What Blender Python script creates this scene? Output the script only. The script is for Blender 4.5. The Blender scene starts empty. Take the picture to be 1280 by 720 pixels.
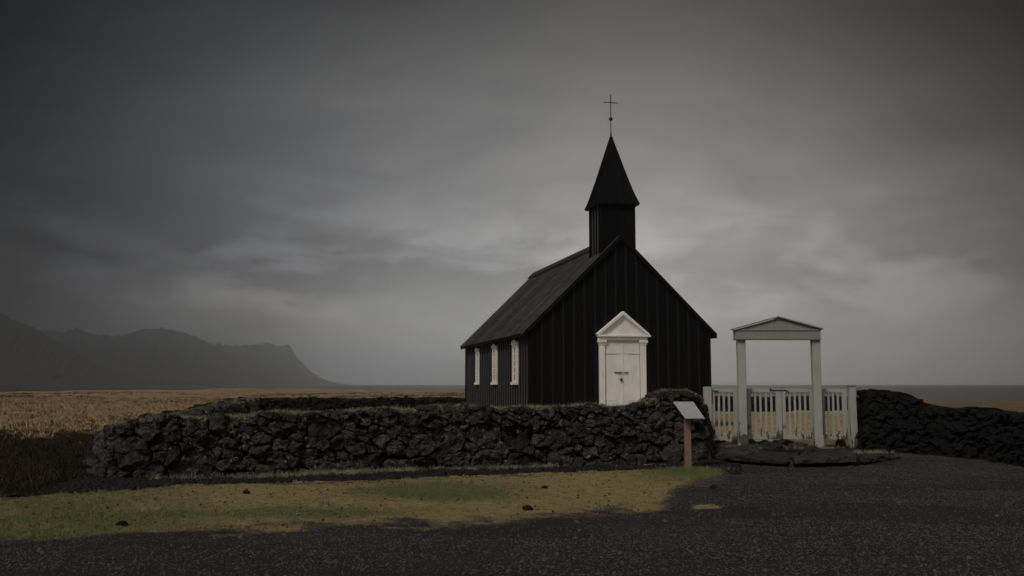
import bpy, bmesh, math, random
import numpy as np
from mathutils import Vector, Matrix, noise as mnoise

random.seed(7)
rng = np.random.default_rng(7)
S = bpy.context.scene
COL = S.collection

# ------------------------------------------------------------------ camera
F = 1244.0
HC = 1.6
PITCH = math.atan(120.0 / F)
cam = bpy.data.cameras.new("camera")
cam.sensor_width = 36.0
cam.lens = 36.0 * F / 1280.0
cam.clip_start = 0.1
cam.clip_end = 40000.0
cam_o = bpy.data.objects.new("camera", cam)
cam_o.location = (0, 0, HC)
cam_o.rotation_euler = (math.pi / 2 + PITCH, 0, 0)
COL.objects.link(cam_o)
S.camera = cam_o

# ------------------------------------------------------------------ exposure
S.view_settings.view_transform = 'Standard'
S.view_settings.look = 'None'
S.view_settings.gamma = 1.0
S.view_settings.exposure = -0.1
S.cycles.max_bounces = 5
S.cycles.volume_bounces = 2
S.cycles.diffuse_bounces = 3
S.cycles.caustics_reflective = False
S.cycles.caustics_refractive = False

# ------------------------------------------------------------------ sun
SUN_EL = math.radians(46)
SUN_AZ = math.radians(215)      # clockwise from +Y, where the light comes from (behind the camera, to the left)
sl = bpy.data.lights.new("sun", 'SUN')
sl.energy = 1.5
sl.angle = math.radians(10)
sl.color = (1.0, 0.95, 0.895)
so = bpy.data.objects.new("sun", sl)
d = Vector((math.sin(SUN_AZ) * math.cos(SUN_EL), math.cos(SUN_AZ) * math.cos(SUN_EL), math.sin(SUN_EL)))
so.rotation_euler = (-d).to_track_quat('-Z', 'Y').to_euler()
so.location = d * 50
COL.objects.link(so)


class NT:
    """small helper around a node tree"""
    def __init__(s, tree):
        s.t = tree; s.n = tree.nodes; s.l = tree.links
    def new(s, kind, **kw):
        nd = s.n.new(kind)
        for k, v in kw.items():
            if k.startswith('i_'):
                nd.inputs[k[2:].replace('_', ' ')].default_value = v
            else:
                setattr(nd, k, v)
        return nd
    def put(s, sock, v):
        if hasattr(v, 'is_output') or isinstance(v, bpy.types.NodeSocket):
            s.l.new(v, sock)
        else:
            sock.default_value = v
    def math(s, op, a, b=None, c=None, clamp=False):
        nd = s.n.new('ShaderNodeMath'); nd.operation = op; nd.use_clamp = clamp
        s.put(nd.inputs[0], a)
        if b is not None: s.put(nd.inputs[1], b)
        if c is not None: s.put(nd.inputs[2], c)
        return nd.outputs[0]
    def mix(s, f, a, b, blend='MIX'):
        nd = s.n.new('ShaderNodeMix'); nd.data_type = 'RGBA'; nd.blend_type = blend; nd.clamp_factor = True
        s.put(nd.inputs[0], f)
        for i, v in ((6, a), (7, b)):
            if isinstance(v, tuple) and len(v) == 3: v = (*v, 1)
            s.put(nd.inputs[i], v)
        return nd.outputs[2]
    def ramp(s, f, lo, hi):
        nd = s.n.new('ShaderNodeMapRange'); nd.interpolation_type = 'SMOOTHSTEP'
        s.put(nd.inputs[0], f); nd.inputs[1].default_value = lo; nd.inputs[2].default_value = hi
        return nd.outputs[0]
    def noise(s, vec, scale, detail=4, rough=0.55, dist=0.0):
        nd = s.n.new('ShaderNodeTexNoise')
        if vec is not None: s.l.new(vec, nd.inputs['Vector'])
        nd.inputs['Scale'].default_value = scale; nd.inputs['Detail'].default_value = detail
        nd.inputs['Roughness'].default_value = rough; nd.inputs['Distortion'].default_value = dist
        return nd.outputs[0]
    def mapping(s, vec, scale=(1, 1, 1), loc=(0, 0, 0)):
        nd = s.n.new('ShaderNodeMapping'); s.l.new(vec, nd.inputs[0])
        nd.inputs['Scale'].default_value = scale; nd.inputs['Location'].default_value = loc
        return nd.outputs[0]
    def gauss(s, x, y, cx, cy, sx, sy):
        a = s.math('DIVIDE', s.math('SUBTRACT', x, cx), sx)
        b = s.math('DIVIDE', s.math('SUBTRACT', y, cy), sy)
        r = s.math('ADD', s.math('MULTIPLY', a, a), s.math('MULTIPLY', b, b))
        return s.math('POWER', math.e, s.math('MULTIPLY', r, -1.0))


# ------------------------------------------------------------------ sky
W = bpy.data.worlds.new("World")
S.world = W
W.use_nodes = True
wt = NT(W.node_tree)
W.node_tree.nodes.clear()
tc = wt.new('ShaderNodeTexCoord')
sep = wt.new('ShaderNodeSeparateXYZ'); wt.l.new(tc.outputs['Generated'], sep.inputs[0])
az = wt.math('ARCTAN2', sep.outputs[0], sep.outputs[1])
el = wt.math('ARCSINE', sep.outputs[2])
elp = wt.math('MAXIMUM', el, 0.0)
# cloud coordinates: a cloud sheet seen in perspective, streaked towards the horizon
cz = wt.math('ADD', elp, 0.10)
cmb = wt.new('ShaderNodeCombineXYZ')
wt.l.new(wt.math('DIVIDE', sep.outputs[0], cz), cmb.inputs[0])
wt.l.new(wt.math('DIVIDE', sep.outputs[1], cz), cmb.inputs[1])
big = wt.noise(wt.mapping(cmb.outputs[0], (0.42, 0.42, 1), (3.1, 1.7, 0)), 1.0, 5, 0.5, 0.4)
fine = wt.noise(wt.mapping(tc.outputs['Generated'], (5, 5, 17), (1.3, 0.4, 2.0)), 1.0, 6, 0.55, 0.5)
# light breaking through low over the sea, the storm cloud thick to the left and overhead
g = wt.gauss(az, elp, 0.11, 0.05, 0.38, 0.255)
g2 = wt.math('ADD', wt.math('MULTIPLY', wt.gauss(az, elp, -0.14, 0.10, 0.16, 0.05), 0.05), wt.math('MULTIPLY', wt.gauss(az, elp, 0.24, 0.0, 0.33, 0.10), 0.62))
back = wt.ramp(wt.math('ABSOLUTE', az), 1.0, 2.2)
lum = wt.math('ADD', wt.math('ADD', wt.math('MULTIPLY', g, 1.0), g2), 0.004)
lum = wt.math('ADD', lum, wt.math('MULTIPLY', back, 0.55))
lum_base = lum
modn = wt.math('ADD', wt.math('MULTIPLY', wt.math('SUBTRACT', big, 0.5), 0.95), wt.math('MULTIPLY', wt.math('SUBTRACT', fine, 0.5), 0.75))
# ragged lower edge of the dark cloud sheet on the left, with paler air under it
edge = wt.math('ADD', wt.math('MULTIPLY', az, -0.22), wt.math('ADD', 0.035, wt.math('MULTIPLY', wt.math('SUBTRACT', fine, 0.5), 0.16)))
under = wt.math('MULTIPLY', wt.math('SUBTRACT', 1.0, wt.ramp(wt.math('SUBTRACT', elp, edge), -0.012, 0.03)), wt.ramp(wt.math('MULTIPLY', az, -1.0), -0.02, 0.16))
wisp = wt.noise(wt.mapping(tc.outputs['Generated'], (8, 8, 21), (4.3, 2.4, 1.0)), 1.0, 9, 0.58, 0.35)
lowband = wt.gauss(elp, elp, 0.11, 0.11, 0.10, 0.10)
modn = wt.math('ADD', modn, wt.math('MULTIPLY', wt.math('MULTIPLY', wt.math('SUBTRACT', wt.ramp(wisp, 0.42, 0.66), 0.4), lowband), 0.62))
modn = wt.math('ADD', modn, wt.math('MULTIPLY', under, 0.30))
lum = wt.math('ADD', lum, wt.math('MULTIPLY', wt.gauss(az, elp, -0.25, 0.062, 0.10, 0.030), wt.math('MULTIPLY', wt.ramp(fine, .30, .6), 0.20)))
lum = wt.math('MULTIPLY', lum, wt.math('ADD', 0.95, modn))
lum = wt.math('MULTIPLY', lum, wt.math('SUBTRACT', 1.0, wt.math('MULTIPLY', wt.gauss(az, elp, 0.58, 0.42, 0.26, 0.26), 0.8)))
warm = wt.ramp(wt.math('ADD', az, wt.math('MULTIPLY', fine, 0.35)), -0.30, 0.45)
warm = wt.math('ADD', warm, wt.math('MULTIPLY', wt.gauss(az, elp, -0.26, 0.062, 0.12, 0.035), 0.9), clamp=True)
tint = wt.mix(warm, (0.945, 0.975, 1.05), (1.03, 1.0, 0.95))
ccol = wt.new('ShaderNodeVectorMath', operation='SCALE')
wt.l.new(tint, ccol.inputs[0]); wt.l.new(wt.math('MULTIPLY', lum, 4.9), ccol.inputs['Scale'])
sky = wt.new('ShaderNodeTexSky', sky_type='NISHITA', sun_disc=False)
sky.sun_elevation = SUN_EL
sky.sun_rotation = SUN_AZ
sky.air_density = 1.5; sky.dust_density = 2.0
hole = wt.math('MULTIPLY', wt.gauss(az, el, -0.115, 0.078, 0.075, 0.012), wt.ramp(fine, 0.35, 0.6))
hole = wt.math('ADD', wt.math('MULTIPLY', hole, 0.5), 0.002)
bgc = wt.mix(hole, ccol.outputs[0], sky.outputs[0])
bg = wt.new('ShaderNodeBackground', i_Strength=0.1)
wt.l.new(bgc, bg.inputs[0])
wo = wt.new('ShaderNodeOutputWorld')
wt.l.new(bg.outputs[0], wo.inputs[0])

# ------------------------------------------------------------------ measuring helpers
CP, SP = math.cos(PITCH), math.sin(PITCH)
def ray(px, py):
    xc = (px - 640) / F; yc = (360 - py) / F
    return Vector((xc, CP - yc * SP, SP + yc * CP))
def at(px, py, Y):
    r = ray(px, py); return Vector((0, 0, HC)) + r * (Y / r.y)
def on(px, py, z=0.0):
    r = ray(px, py); return Vector((0, 0, HC)) + r * ((z - HC) / r.z)
def proj(X, Y, Z):
    """numpy: world -> picture measures (arrays)"""
    zc = Z - HC
    dep = Y * CP + zc * SP
    dep = np.where(dep < 0.1, 0.1, dep)
    return 640 + F * X / dep, 360 - F * (zc * CP - Y * SP) / dep

def _h(ix, iy, seed):
    n = (ix.astype(np.int64) * 374761393 + iy.astype(np.int64) * 668265263 + seed * 982451653) & 0x7fffffff
    n = ((n ^ (n >> 13)) * 1274126177) & 0x7fffffff
    return ((n ^ (n >> 16)) & 0xffff) / 65535.0
def vnoise(x, y, seed=0):
    xi = np.floor(x); yi = np.floor(y); fx = x - xi; fy = y - yi
    u = fx * fx * (3 - 2 * fx); v = fy * fy * (3 - 2 * fy)
    a = _h(xi, yi, seed); b = _h(xi + 1, yi, seed); c = _h(xi, yi + 1, seed); dd = _h(xi + 1, yi + 1, seed)
    return (a * (1 - u) + b * u) * (1 - v) + (c * (1 - u) + dd * u) * v
def fbm(x, y, oct=4, seed=0, gain=0.5):
    s = 0; amp = 1; tot = 0
    for o in range(oct):
        s = s + amp * vnoise(x * 2 ** o + 17.3 * o, y * 2 ** o - 9.1 * o, seed + o); tot += amp; amp *= gain
    return s / tot
def sstep(a, b, x):
    t = np.clip((x - a) / (b - a), 0, 1); return t * t * (3 - 2 * t)

# ------------------------------------------------------------------ materials
def material(name, build):
    m = bpy.data.materials.new(name); m.use_nodes = True
    t = NT(m.node_tree); b = m.node_tree.nodes['Principled BSDF']
    build(t, b); return m
def bump(t, b, h, strength, dist):
    nd = t.new('ShaderNodeBump'); nd.inputs['Strength'].default_value = strength; nd.inputs['Distance'].default_value = dist
    t.l.new(h, nd.inputs['Height']); t.l.new(nd.outputs[0], b.inputs['Normal'])
def oc(t): return t.new('ShaderNodeTexCoord').outputs['Object']
def orand(t): return t.new('ShaderNodeObjectInfo').outputs['Random']
def wpos(t): return t.new('ShaderNodeNewGeometry').outputs['Position']

def f_tar(t, b):
    v = t.mapping(oc(t), (14, 14, 0.9)); n = t.noise(v, 3, 6, 0.65)
    n2 = t.noise(t.mapping(oc(t), (1, 1, .5)), 1.2, 4)
    c = t.mix(t.ramp(n, 0.3, 0.75), (0.0015, 0.0015, 0.0018), (0.0060, 0.0058, 0.0064))
    c = t.mix(t.math('MULTIPLY', orand(t), 0.5), c, (0.0065, 0.0062, 0.0068))
    c = t.mix(t.math('MULTIPLY', t.ramp(n2, .55, .75), .5), c, (0.011, 0.0105, 0.0105))
    t.l.new(c, b.inputs['Base Color'])
    t.put(b.inputs['Roughness'], t.math('ADD', 0.55, t.math('MULTIPLY', n, 0.25)))
    b.inputs['Specular IOR Level'].default_value = 0.10
    bump(t, b, n, 0.5, 0.006)
M_TAR = material('tarred_wood', f_tar)
def f_tarlit(t, b):
    f_tar(t, b)
def f_roof(t, b):
    n = t.noise(t.mapping(oc(t), (3, 0.6, 3)), 2.0, 6, 0.6)
    c = t.mix(t.ramp(n, .3, .75), (0.026, 0.025, 0.0255), (0.072, 0.069, 0.069))
    c = t.mix(t.math('MULTIPLY', orand(t), .8), c, (0.012, 0.0115, 0.012))
    t.l.new(c, b.inputs['Base Color']); b.inputs['Roughness'].default_value = 0.55
    b.inputs['Specular IOR Level'].default_value = 0.4
    bump(t, b, n, 0.2, 0.01)
M_ROOF = material('black_sheet_metal', f_roof)
def paint(base, chip, wear, basewear=False):
    def f(t, b):
        v = oc(t); n = t.noise(t.mapping(v, (1, 1, .35)), 5, 7, .65); g = t.noise(t.mapping(v, (30, 30, 1.2)), 2, 4)
        dirt = t.noise(v, 1.3, 5, .6)
        c = t.mix(t.math('MULTIPLY', t.ramp(dirt, .4, .7), .35), base, tuple(x * .7 for x in base))
        thr = n
        if basewear:
            sz = t.new('ShaderNodeSeparateXYZ'); t.l.new(wpos(t), sz.inputs[0])
            thr = t.math('ADD', n, t.math('MULTIPLY', t.math('SUBTRACT', 1.0, t.ramp(sz.outputs[2], 0.30, 0.85)), 0.17))
        c = t.mix(t.math('MULTIPLY', t.ramp(g, .55, .7), .25), c, chip)
        c = t.mix(t.ramp(thr, wear, wear + .03), c, chip)
        t.l.new(c, b.inputs['Base Color']); b.inputs['Roughness'].default_value = .6
        b.inputs['Specular IOR Level'].default_value = .25
        bump(t, b, t.math('ADD', n, g), .35, .004)
    return f
M_DOOR = material('white_door_paint', paint((0.83, 0.78, 0.74), (.35, .31, .28), .80))
M_GATE = material('weathered_white_paint', paint((0.40, 0.385, 0.35), (.09, .08, .07), .66, True))
M_LINTEL = material('grey_weathered_paint', paint((0.27, 0.255, 0.23), (.08, .07, .06), .66))
def plain(col, rough=.6, metal=0.0, var=.25, scale=6):
    def f(t, b):
        n = t.noise(oc(t), scale, 5, .6)
        c = t.mix(n, tuple(x * (1 - var) for x in col), tuple(x * (1 + var) for x in col))
        t.l.new(c, b.inputs['Base Color']); b.inputs['Roughness'].default_value = rough; b.inputs['Metallic'].default_value = metal
        bump(t, b, n, .3, .004)
    return f
M_TARLIT = material('lit_tarred_batten', lambda t, b: plain((.055, .053, .054), .5, 0, .5, 5)(t, b))  # lighter tar: the highlight on the side battens is put into the colour
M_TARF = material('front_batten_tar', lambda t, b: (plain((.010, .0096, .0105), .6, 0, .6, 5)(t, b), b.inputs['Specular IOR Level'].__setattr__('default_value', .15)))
M_IRON = material('black_iron', plain((.02, .019, .018), .5, .3))
M_RUST = material('rusty_iron', plain((.14, .055, .03), .8, 0, .4, 30))
M_PANE = material('window_glass', lambda t, b: (plain((.11, .11, .108), .12)(t, b)))
M_POST = material('brown_timber', plain((.22, .12, .07), .7, 0, .35, 9))
M_STEEL = material('brushed_steel_plate', plain((.50, .50, .52), .30, .15, .12, 3))
M_WIRE = material('pale_wire', plain((.55, .52, .48), .6))

def f_rock(dark, lite, lichen, thr):
    def f(t, b):
        v = wpos(t); r = orand(t)
        n = t.noise(v, 7, 9, .70, .4); n2 = t.noise(v, 34, 6, .75, .3); big = t.noise(v, 1.1, 3)
        vo = t.new('ShaderNodeTexVoronoi'); vo.inputs['Scale'].default_value = 26; t.l.new(v, vo.inputs['Vector'])
        c = t.mix(t.ramp(n, .38, .64), dark, lite)
        c = t.mix(t.math('MULTIPLY', r, .8), c, tuple(x * .14 for x in lite))
        c = t.mix(t.math('MULTIPLY', t.ramp(big, .45, .65), .4), c, (lite[0] * .8, lite[1] * .66, lite[2] * .55))
        c = t.mix(t.math('MULTIPLY', t.ramp(n2, .50, .62), .8), c, dark)
        l = t.noise(v, 5.5, 9, .78)
        c = t.mix(t.math('MULTIPLY', t.ramp(l, thr, thr + .04), t.ramp(n2, .3, .55)), c, lichen)
        t.l.new(c, b.inputs['Base Color']); b.inputs['Roughness'].default_value = .8
        b.inputs['Specular IOR Level'].default_value = .35
        h = t.math('ADD', t.math('MULTIPLY', n, 1.0), t.math('ADD', t.math('MULTIPLY', n2, .45), t.math('MULTIPLY', vo.outputs['Distance'], -.35)))
        bump(t, b, h, 1.0, .10)
    return f
M_ROCK = material('lava_rock', f_rock((.004, .0038, .0038), (.125, .113, .104), (.32, .285, .26), .61))
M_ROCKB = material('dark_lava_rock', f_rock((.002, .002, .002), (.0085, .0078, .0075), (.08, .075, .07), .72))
M_SLAB = material('slab_rock', f_rock((.014, .013, .012), (.12, .107, .095), (.12, .115, .10), .66))
M_RUBBLE = material('lit_lichen_rubble', f_rock((.05, .048, .04), (.34, .32, .25), (.45, .43, .36), .58))
def f_moss(a, bcol, ccol_):
    def f(t, b):
        v = wpos(t); n = t.noise(v, 3.0, 6, .65); n2 = t.noise(v, 30, 5, .7)
        c = t.mix(t.ramp(n, .35, .65), a, bcol); c = t.mix(t.ramp(n2, .5, .75), c, ccol_)
        t.l.new(c, b.inputs['Base Color']); b.inputs['Roughness'].default_value = 1
        b.inputs['Specular IOR Level'].default_value = .05
        bump(t, b, t.math('ADD', n, n2), 1, .05)
    return f
M_MOSS = material('wall_moss', f_moss((.018, .019, .010), (.055, .056, .028), (.10, .095, .06)))
M_SOIL = material('wall_soil', f_moss((.004, .004, .0035), (.009, .008, .007), (.012, .011, .01)))
def f_blade(c1, c2, root):
    def f(t, b):
        r = t.new('ShaderNodeObjectInfo').outputs['Random']
        n = t.noise(wpos(t), .9, 3)
        c = t.mix(t.math('MULTIPLY_ADD', r, .5, t.math('MULTIPLY', n, .5)), c1, c2)
        t.l.new(c, b.inputs['Base Color']); b.inputs['Roughness'].default_value = .8
        b.inputs['Specular IOR Level'].default_value = .15
    return f
M_GREEN = material('green_grass', f_blade((.10, .115, .042), (.21, .215, .085), 0))
M_TAN = material('dry_grass', f_blade((.24, .18, .08), (.42, .32, .16), 0))
M_GOLD = material('golden_grass', f_blade((.24, .165, .09), (.48, .35, .20), 0))
M_PALE = material('pale_moss_grass', f_blade((.14, .13, .075), (.36, .33, .21), 0))
M_PEB = material('gravel_stone', f_blade((.018, .017, .017), (.118, .108, .105), 0))
M_PEBD = material('black_gravel_stone', f_blade((.006, .006, .007), (.024, .022, .022), 0))

# ------------------------------------------------------------------ object helpers
def tag(o, label=None, cat=None, group=None, kind=None):
    if label: o['label'] = label
    if cat: o['category'] = cat
    if group: o['group'] = group
    if kind: o['kind'] = kind
    return o
def empty(name, loc=(0, 0, 0), rz=0.0, **kw):
    o = bpy.data.objects.new(name, None); o.location = loc; o.rotation_euler = (0, 0, rz)
    o.empty_display_size = 0.3; COL.objects.link(o); return tag(o, **kw)
def link(name, me, mat=None, parent=None, loc=None):
    if mat is not None and not me.materials: me.materials.append(mat)
    o = bpy.data.objects.new(name, me)
    if loc is not None: o.location = loc
    if parent: o.parent = parent
    COL.objects.link(o); return o
def mesh(name, verts, faces, smooth=False):
    me = bpy.data.meshes.new(name); me.from_pydata([tuple(v) for v in verts], [], faces)
    if smooth: me.polygons.foreach_set('use_smooth', [True] * len(me.polygons))
    me.update(); return me
class MB:
    def __init__(s): s.v = []; s.f = []
    def add(s, vs, fs):
        k = len(s.v); s.v += [Vector(v) for v in vs]; s.f += [tuple(i + k for i in f) for f in fs]; return s
    def box(s, x0, x1, y0, y1, z0, z1):
        return s.add([(x, y, z) for z in (z0, z1) for y in (y0, y1) for x in (x0, x1)],
                     [(0, 2, 3, 1), (4, 5, 7, 6), (0, 1, 5, 4), (2, 6, 7, 3), (0, 4, 6, 2), (1, 3, 7, 5)])
    def prism(s, poly, y0, y1, axis='y'):
        """poly: counter-clockwise list seen from -axis; extruded along axis"""
        n = len(poly)
        if axis == 'y': vs = [(p[0], y0, p[1]) for p in poly] + [(p[0], y1, p[1]) for p in poly]
        elif axis == 'x': vs = [(y0, p[0], p[1]) for p in poly] + [(y1, p[0], p[1]) for p in poly]
        else: vs = [(p[0], p[1], y0) for p in poly] + [(p[0], p[1], y1) for p in poly]
        fs = [tuple(range(n)), tuple(range(2 * n - 1, n - 1, -1))] + [(i, i + n, (i + 1) % n + n, (i + 1) % n) for i in range(n)]
        return s.add(vs, fs)
    def tube(s, pts, r, n=8):
        pts = [Vector(p) for p in pts]; rings = []
        for i, p in enumerate(pts):
            dr = (pts[min(i + 1, len(pts) - 1)] - pts[max(i - 1, 0)]).normalized()
            a = dr.cross(Vector((.3, .2, 1)) if abs(dr.z) < .9 else Vector((1, 0, 0))).normalized(); c = dr.cross(a)
            rr = r[i] if isinstance(r, (list, tuple)) else r
            rings.append([p + (a * math.cos(6.2832 * k / n) + c * math.sin(6.2832 * k / n)) * rr for k in range(n)])
        vs = [v for q in rings for v in q]
        fs = [(i * n + k, i * n + (k + 1) % n, (i + 1) * n + (k + 1) % n, (i + 1) * n + k) for i in range(len(pts) - 1) for k in range(n)]
        fs += [tuple(range(n - 1, -1, -1)), tuple((len(pts) - 1) * n + k for k in range(n))]
        return s.add(vs, fs)
    def build(s, name, mat, parent=None, bevel=0.0, wob=0.0, smooth=False):
        vs = s.v
        if wob: vs = [v + Vector((random.uniform(-wob, wob), random.uniform(-wob, wob), random.uniform(-wob, wob))) for v in vs]
        me = mesh(name, vs, s.f, smooth)
        bm = bmesh.new(); bm.from_mesh(me)
        bmesh.ops.recalc_face_normals(bm, faces=bm.faces)
        if bevel: bmesh.ops.bevel(bm, geom=list(bm.edges), offset=bevel, segments=1, affect='EDGES')
        bm.to_mesh(me); bm.free()
        return link(name, me, mat, parent)

# ------------------------------------------------------------------ ground masks
UP = [(-400, 640), (0, 622), (150, 613), (250, 605), (480, 599), (560, 595), (680, 590), (820, 586), (905, 587), (915, 592), (1700, 592)]
LO = [(-400, 690), (0, 672), (130, 662), (260, 660), (400, 656), (520, 652), (640, 645), (770, 638), (825, 631), (846, 614), (872, 602), (903, 597), (915, 575), (1700, 540)]
ux, uy = zip(*UP); lx, ly = zip(*LO)
def masks(X, Y):
    """returns grass-strip mask, heath mask, greenness, enclosure mask (arrays, world X Y)"""
    px, py = proj(X, Y, np.zeros_like(X))
    nz = fbm(X * 1.6, Y * 1.6, 4, 3) - .5; nf = fbm(X * 6, Y * 6, 3, 9) - .5
    w = (np.clip(py, 481, 5000) - 480) * .22
    up = np.interp(px, ux, uy); lo = np.interp(px, lx, ly)
    soft = 4.5
    grass = sstep(-soft, soft, py - up + nz * w * .45 + nf * 14) * sstep(-soft * 1.6, soft * 1.6, lo - py + nz * w * .75 + nf * 13)
    grass = np.where(Y > 3, grass, 0)
    blot = lambda cx, cy, sx, sy: np.exp(-(((px - cx) / sx) ** 2 + ((py - cy) / sy) ** 2))
    green = np.clip(2.2 * blot(545, 615, 70, 7.5) + .6 * blot(370, 640, 110, 6) + .9 * blot(880, 593, 60, 9) + .5 * blot(400, 642, 60, 5) + .42 * sstep(330, 0, px) + .35 * blot(120, 645, 150, 14), 0, 1)
    green = np.clip(green * (1 + nz * 2.0) + nf * .3, 0, 1)
    # small green islands out on the gravel
    isl = blot(885, 634, 20, 3) + blot(800, 636, 14, 3)
    grass = np.maximum(grass, sstep(.35, .6, isl * (1 + nf))); 
    # churchyard inside the walls
    a = math.atan2(-5.4, 31.0)
    lx_ = X - (-6.9 - .174 * (Y - 16.5))
    front = 16.6 + (X + 6.9) * .27
    yard = (lx_ > 0.4) & (Y > front + .6) & (X < 3.7 + (Y - 20) * .23 + sstep(25.6, 26, Y) * 9) & (Y < 47.5 + .216 * (X + 12.3))
    yard = yard & ((Y > 25.2) | (X < 4.9))
    yard = yard.astype(float)
    gold = sstep(24, 37, Y + nz * 12 + nf * 5)
    outside_l = (lx_ < -.3) & (Y > 14)
    heath = np.where(yard > 0, 0, np.where(Y > 27, gold, 0)) * np.where((X > 8.4) | outside_l | (Y > 46), 1, 0)
    moor = (outside_l & (py < up)).astype(float) * (1 - gold)
    return grass, heath, green, yard, moor
SX = [-.62, -.52, -.26, -.05, .12, .19, .30, .355, .41, .47, .52, .62]
SY = [190, 200, 330, 330, 250, 92, 84, 88, 108, 92, 125, 140]
def height(X, Y):
    R = np.sqrt(X * X + Y * Y) + 1e-6
    t = np.arctan2(X, Y)
    shore = np.interp(np.tan(np.clip(t, -1.2, 1.2)), SX, SY)
    shore = np.where(np.abs(t) > 1.2, 160, shore) * (1 + .05 * (fbm(t * 25, t * 0 + 3, 3, 5) - .5))
    near = (fbm(X * .7, Y * .7, 4, 21) - .5) * .05 + (fbm(X * 9, Y * 9, 3, 33) - .5) * .022
    rough = (fbm(X * .45, Y * .45, 5, 41, .62) - .5)
    far = rough * .42 * sstep(28, 45, R) + (fbm(X * .03, Y * .03, 4, 51) - .5) * 1.1 * sstep(70, 180, R)
    h = near + far
    _, _, _, yard, moor = masks(X, Y)
    h = h * np.where(yard > 0, .4, 1) + yard * .16 * sstep(24, 30, Y)
    h = h + moor * (fbm(X * 1.6, Y * 1.6, 4, 61) - .5) * .25
    h = h - .05 * ((X > 5) & (X < 9) & (Y > 26) & (Y < 50))
    h = h - 4.6 * sstep(0, 1, (R - shore) / (shore * .12))
    return h

# one ground sheet on a polar grid round the camera
azf = np.radians(np.concatenate([np.arange(-180, -38, 4.0), np.arange(-38, 38.01, 0.22), np.arange(42, 180, 4.0)]))
rad = np.concatenate([[0.6, 2, 4, 5.5], np.arange(6.5, 30, .085), 30 * 1.02 ** np.arange(0, 125), 357 * 1.12 ** np.arange(0, 26)])
A, R_ = np.meshgrid(azf, rad)
GX = R_ * np.sin(A); GY = R_ * np.cos(A)
GZ = height(GX, GY)
na, nr = len(azf), len(rad)
idx = np.arange(na * nr).reshape(nr, na)
q = np.stack([idx[:-1, :], np.roll(idx[:-1, :], -1, 1), np.roll(idx[1:, :], -1, 1), idx[1:, :]], -1).reshape(-1, 4)
vs = np.stack([GX, GY, GZ], -1).reshape(-1, 3)
c0 = len(vs); vs = np.vstack([vs, [[0, 0, 0]]])
me = bpy.data.meshes.new('ground')
tri = np.stack([np.full(na, c0), np.roll(idx[0], -1), idx[0]], -1)
faces = [tuple(int(k) for k in f) for f in q[:, ::-1]] + [tuple(int(k) for k in f) for f in tri[:, ::-1]]
me.from_pydata(vs.tolist(), [], faces)
gm, hm, gr, yd, mo = masks(GX.ravel(), GY.ravel())
def attr(me, name, arr):
    a = me.attributes.new(name, 'FLOAT', 'POINT'); a.data.foreach_set('value', np.append(arr, 0).astype(np.float32))
for nme, arr in (('grass', gm), ('heath', hm), ('green', gr), ('yard', yd), ('moor', mo)): attr(me, nme, arr)
attr(me, 'dune', sstep(.26, .34, GX.ravel() / np.maximum(GY.ravel(), .1)) * (GY.ravel() > 0))
me.polygons.foreach_set('use_smooth', [True] * len(me.polygons))
bm = bmesh.new(); bm.from_mesh(me); bm.normal_update()
if sum(f.normal.z for f in list(bm.faces)[:500]) < 0: bmesh.ops.reverse_faces(bm, faces=bm.faces)
bm.to_mesh(me); bm.free()
def f_ground(t, b):
    A_ = lambda n: t.new('ShaderNodeAttribute', attribute_name=n).outputs['Fac']
    v = wpos(t)
    n1 = t.noise(v, .5, 5, .6); n2 = t.noise(v, 7, 6, .65); n3 = t.noise(v, 60, 4, .7); n4 = t.noise(t.mapping(v, (.06, .16, .1)), 1, 6, .7)
    grav = t.mix(t.ramp(n3, .35, .65), (.012, .0115, .012), (.072, .066, .067))
    grav = t.mix(t.math('MULTIPLY', t.ramp(n1, .4, .65), .35), grav, (.065, .059, .058))
    tan = t.mix(t.ramp(n2, .35, .7), (.24, .18, .085), (.40, .31, .16))
    grn = t.mix(t.ramp(n2, .35, .7), (.09, .09, .036), (.17, .16, .068))
    gs = t.mix(A_('green'), tan, grn)
    n5 = t.noise(t.mapping(v, (.5, 1.2, 1)), 1, 6, .7)
    hth = t.mix(t.ramp(n4, .35, .68), (.36, .26, .14), (.20, .135, .075))
    hth = t.mix(t.math('MULTIPLY', t.ramp(n5, .47, .66), .7), hth, (.07, .05, .03))
    hth = t.mix(t.math('MULTIPLY', A_('dune'), .85), hth, t.mix(t.ramp(n4, .4, .6), (.115, .072, .05), (.19, .135, .09)))
    moor = t.mix(t.ramp(n2, .4, .7), (.008, .007, .004), (.032, .024, .014))
    c = grav
    c = t.mix(A_('grass'), c, gs)
    c = t.mix(A_('yard'), c, t.mix(n2, (.34, .28, .12), (.50, .42, .21)))
    c = t.mix(A_('moor'), c, moor)
    c = t.mix(A_('heath'), c, hth)
    t.l.new(c, b.inputs['Base Color']); b.inputs['Roughness'].default_value = 1; b.inputs['Specular IOR Level'].default_value = .05
    bump(t, b, t.math('ADD', n3, n2), 1, .03)
ground = link('ground', me, material('ground', f_ground)); tag(ground, 'flat coastal ground of dark gravel, thin grass and golden heath', kind='structure')

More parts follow.
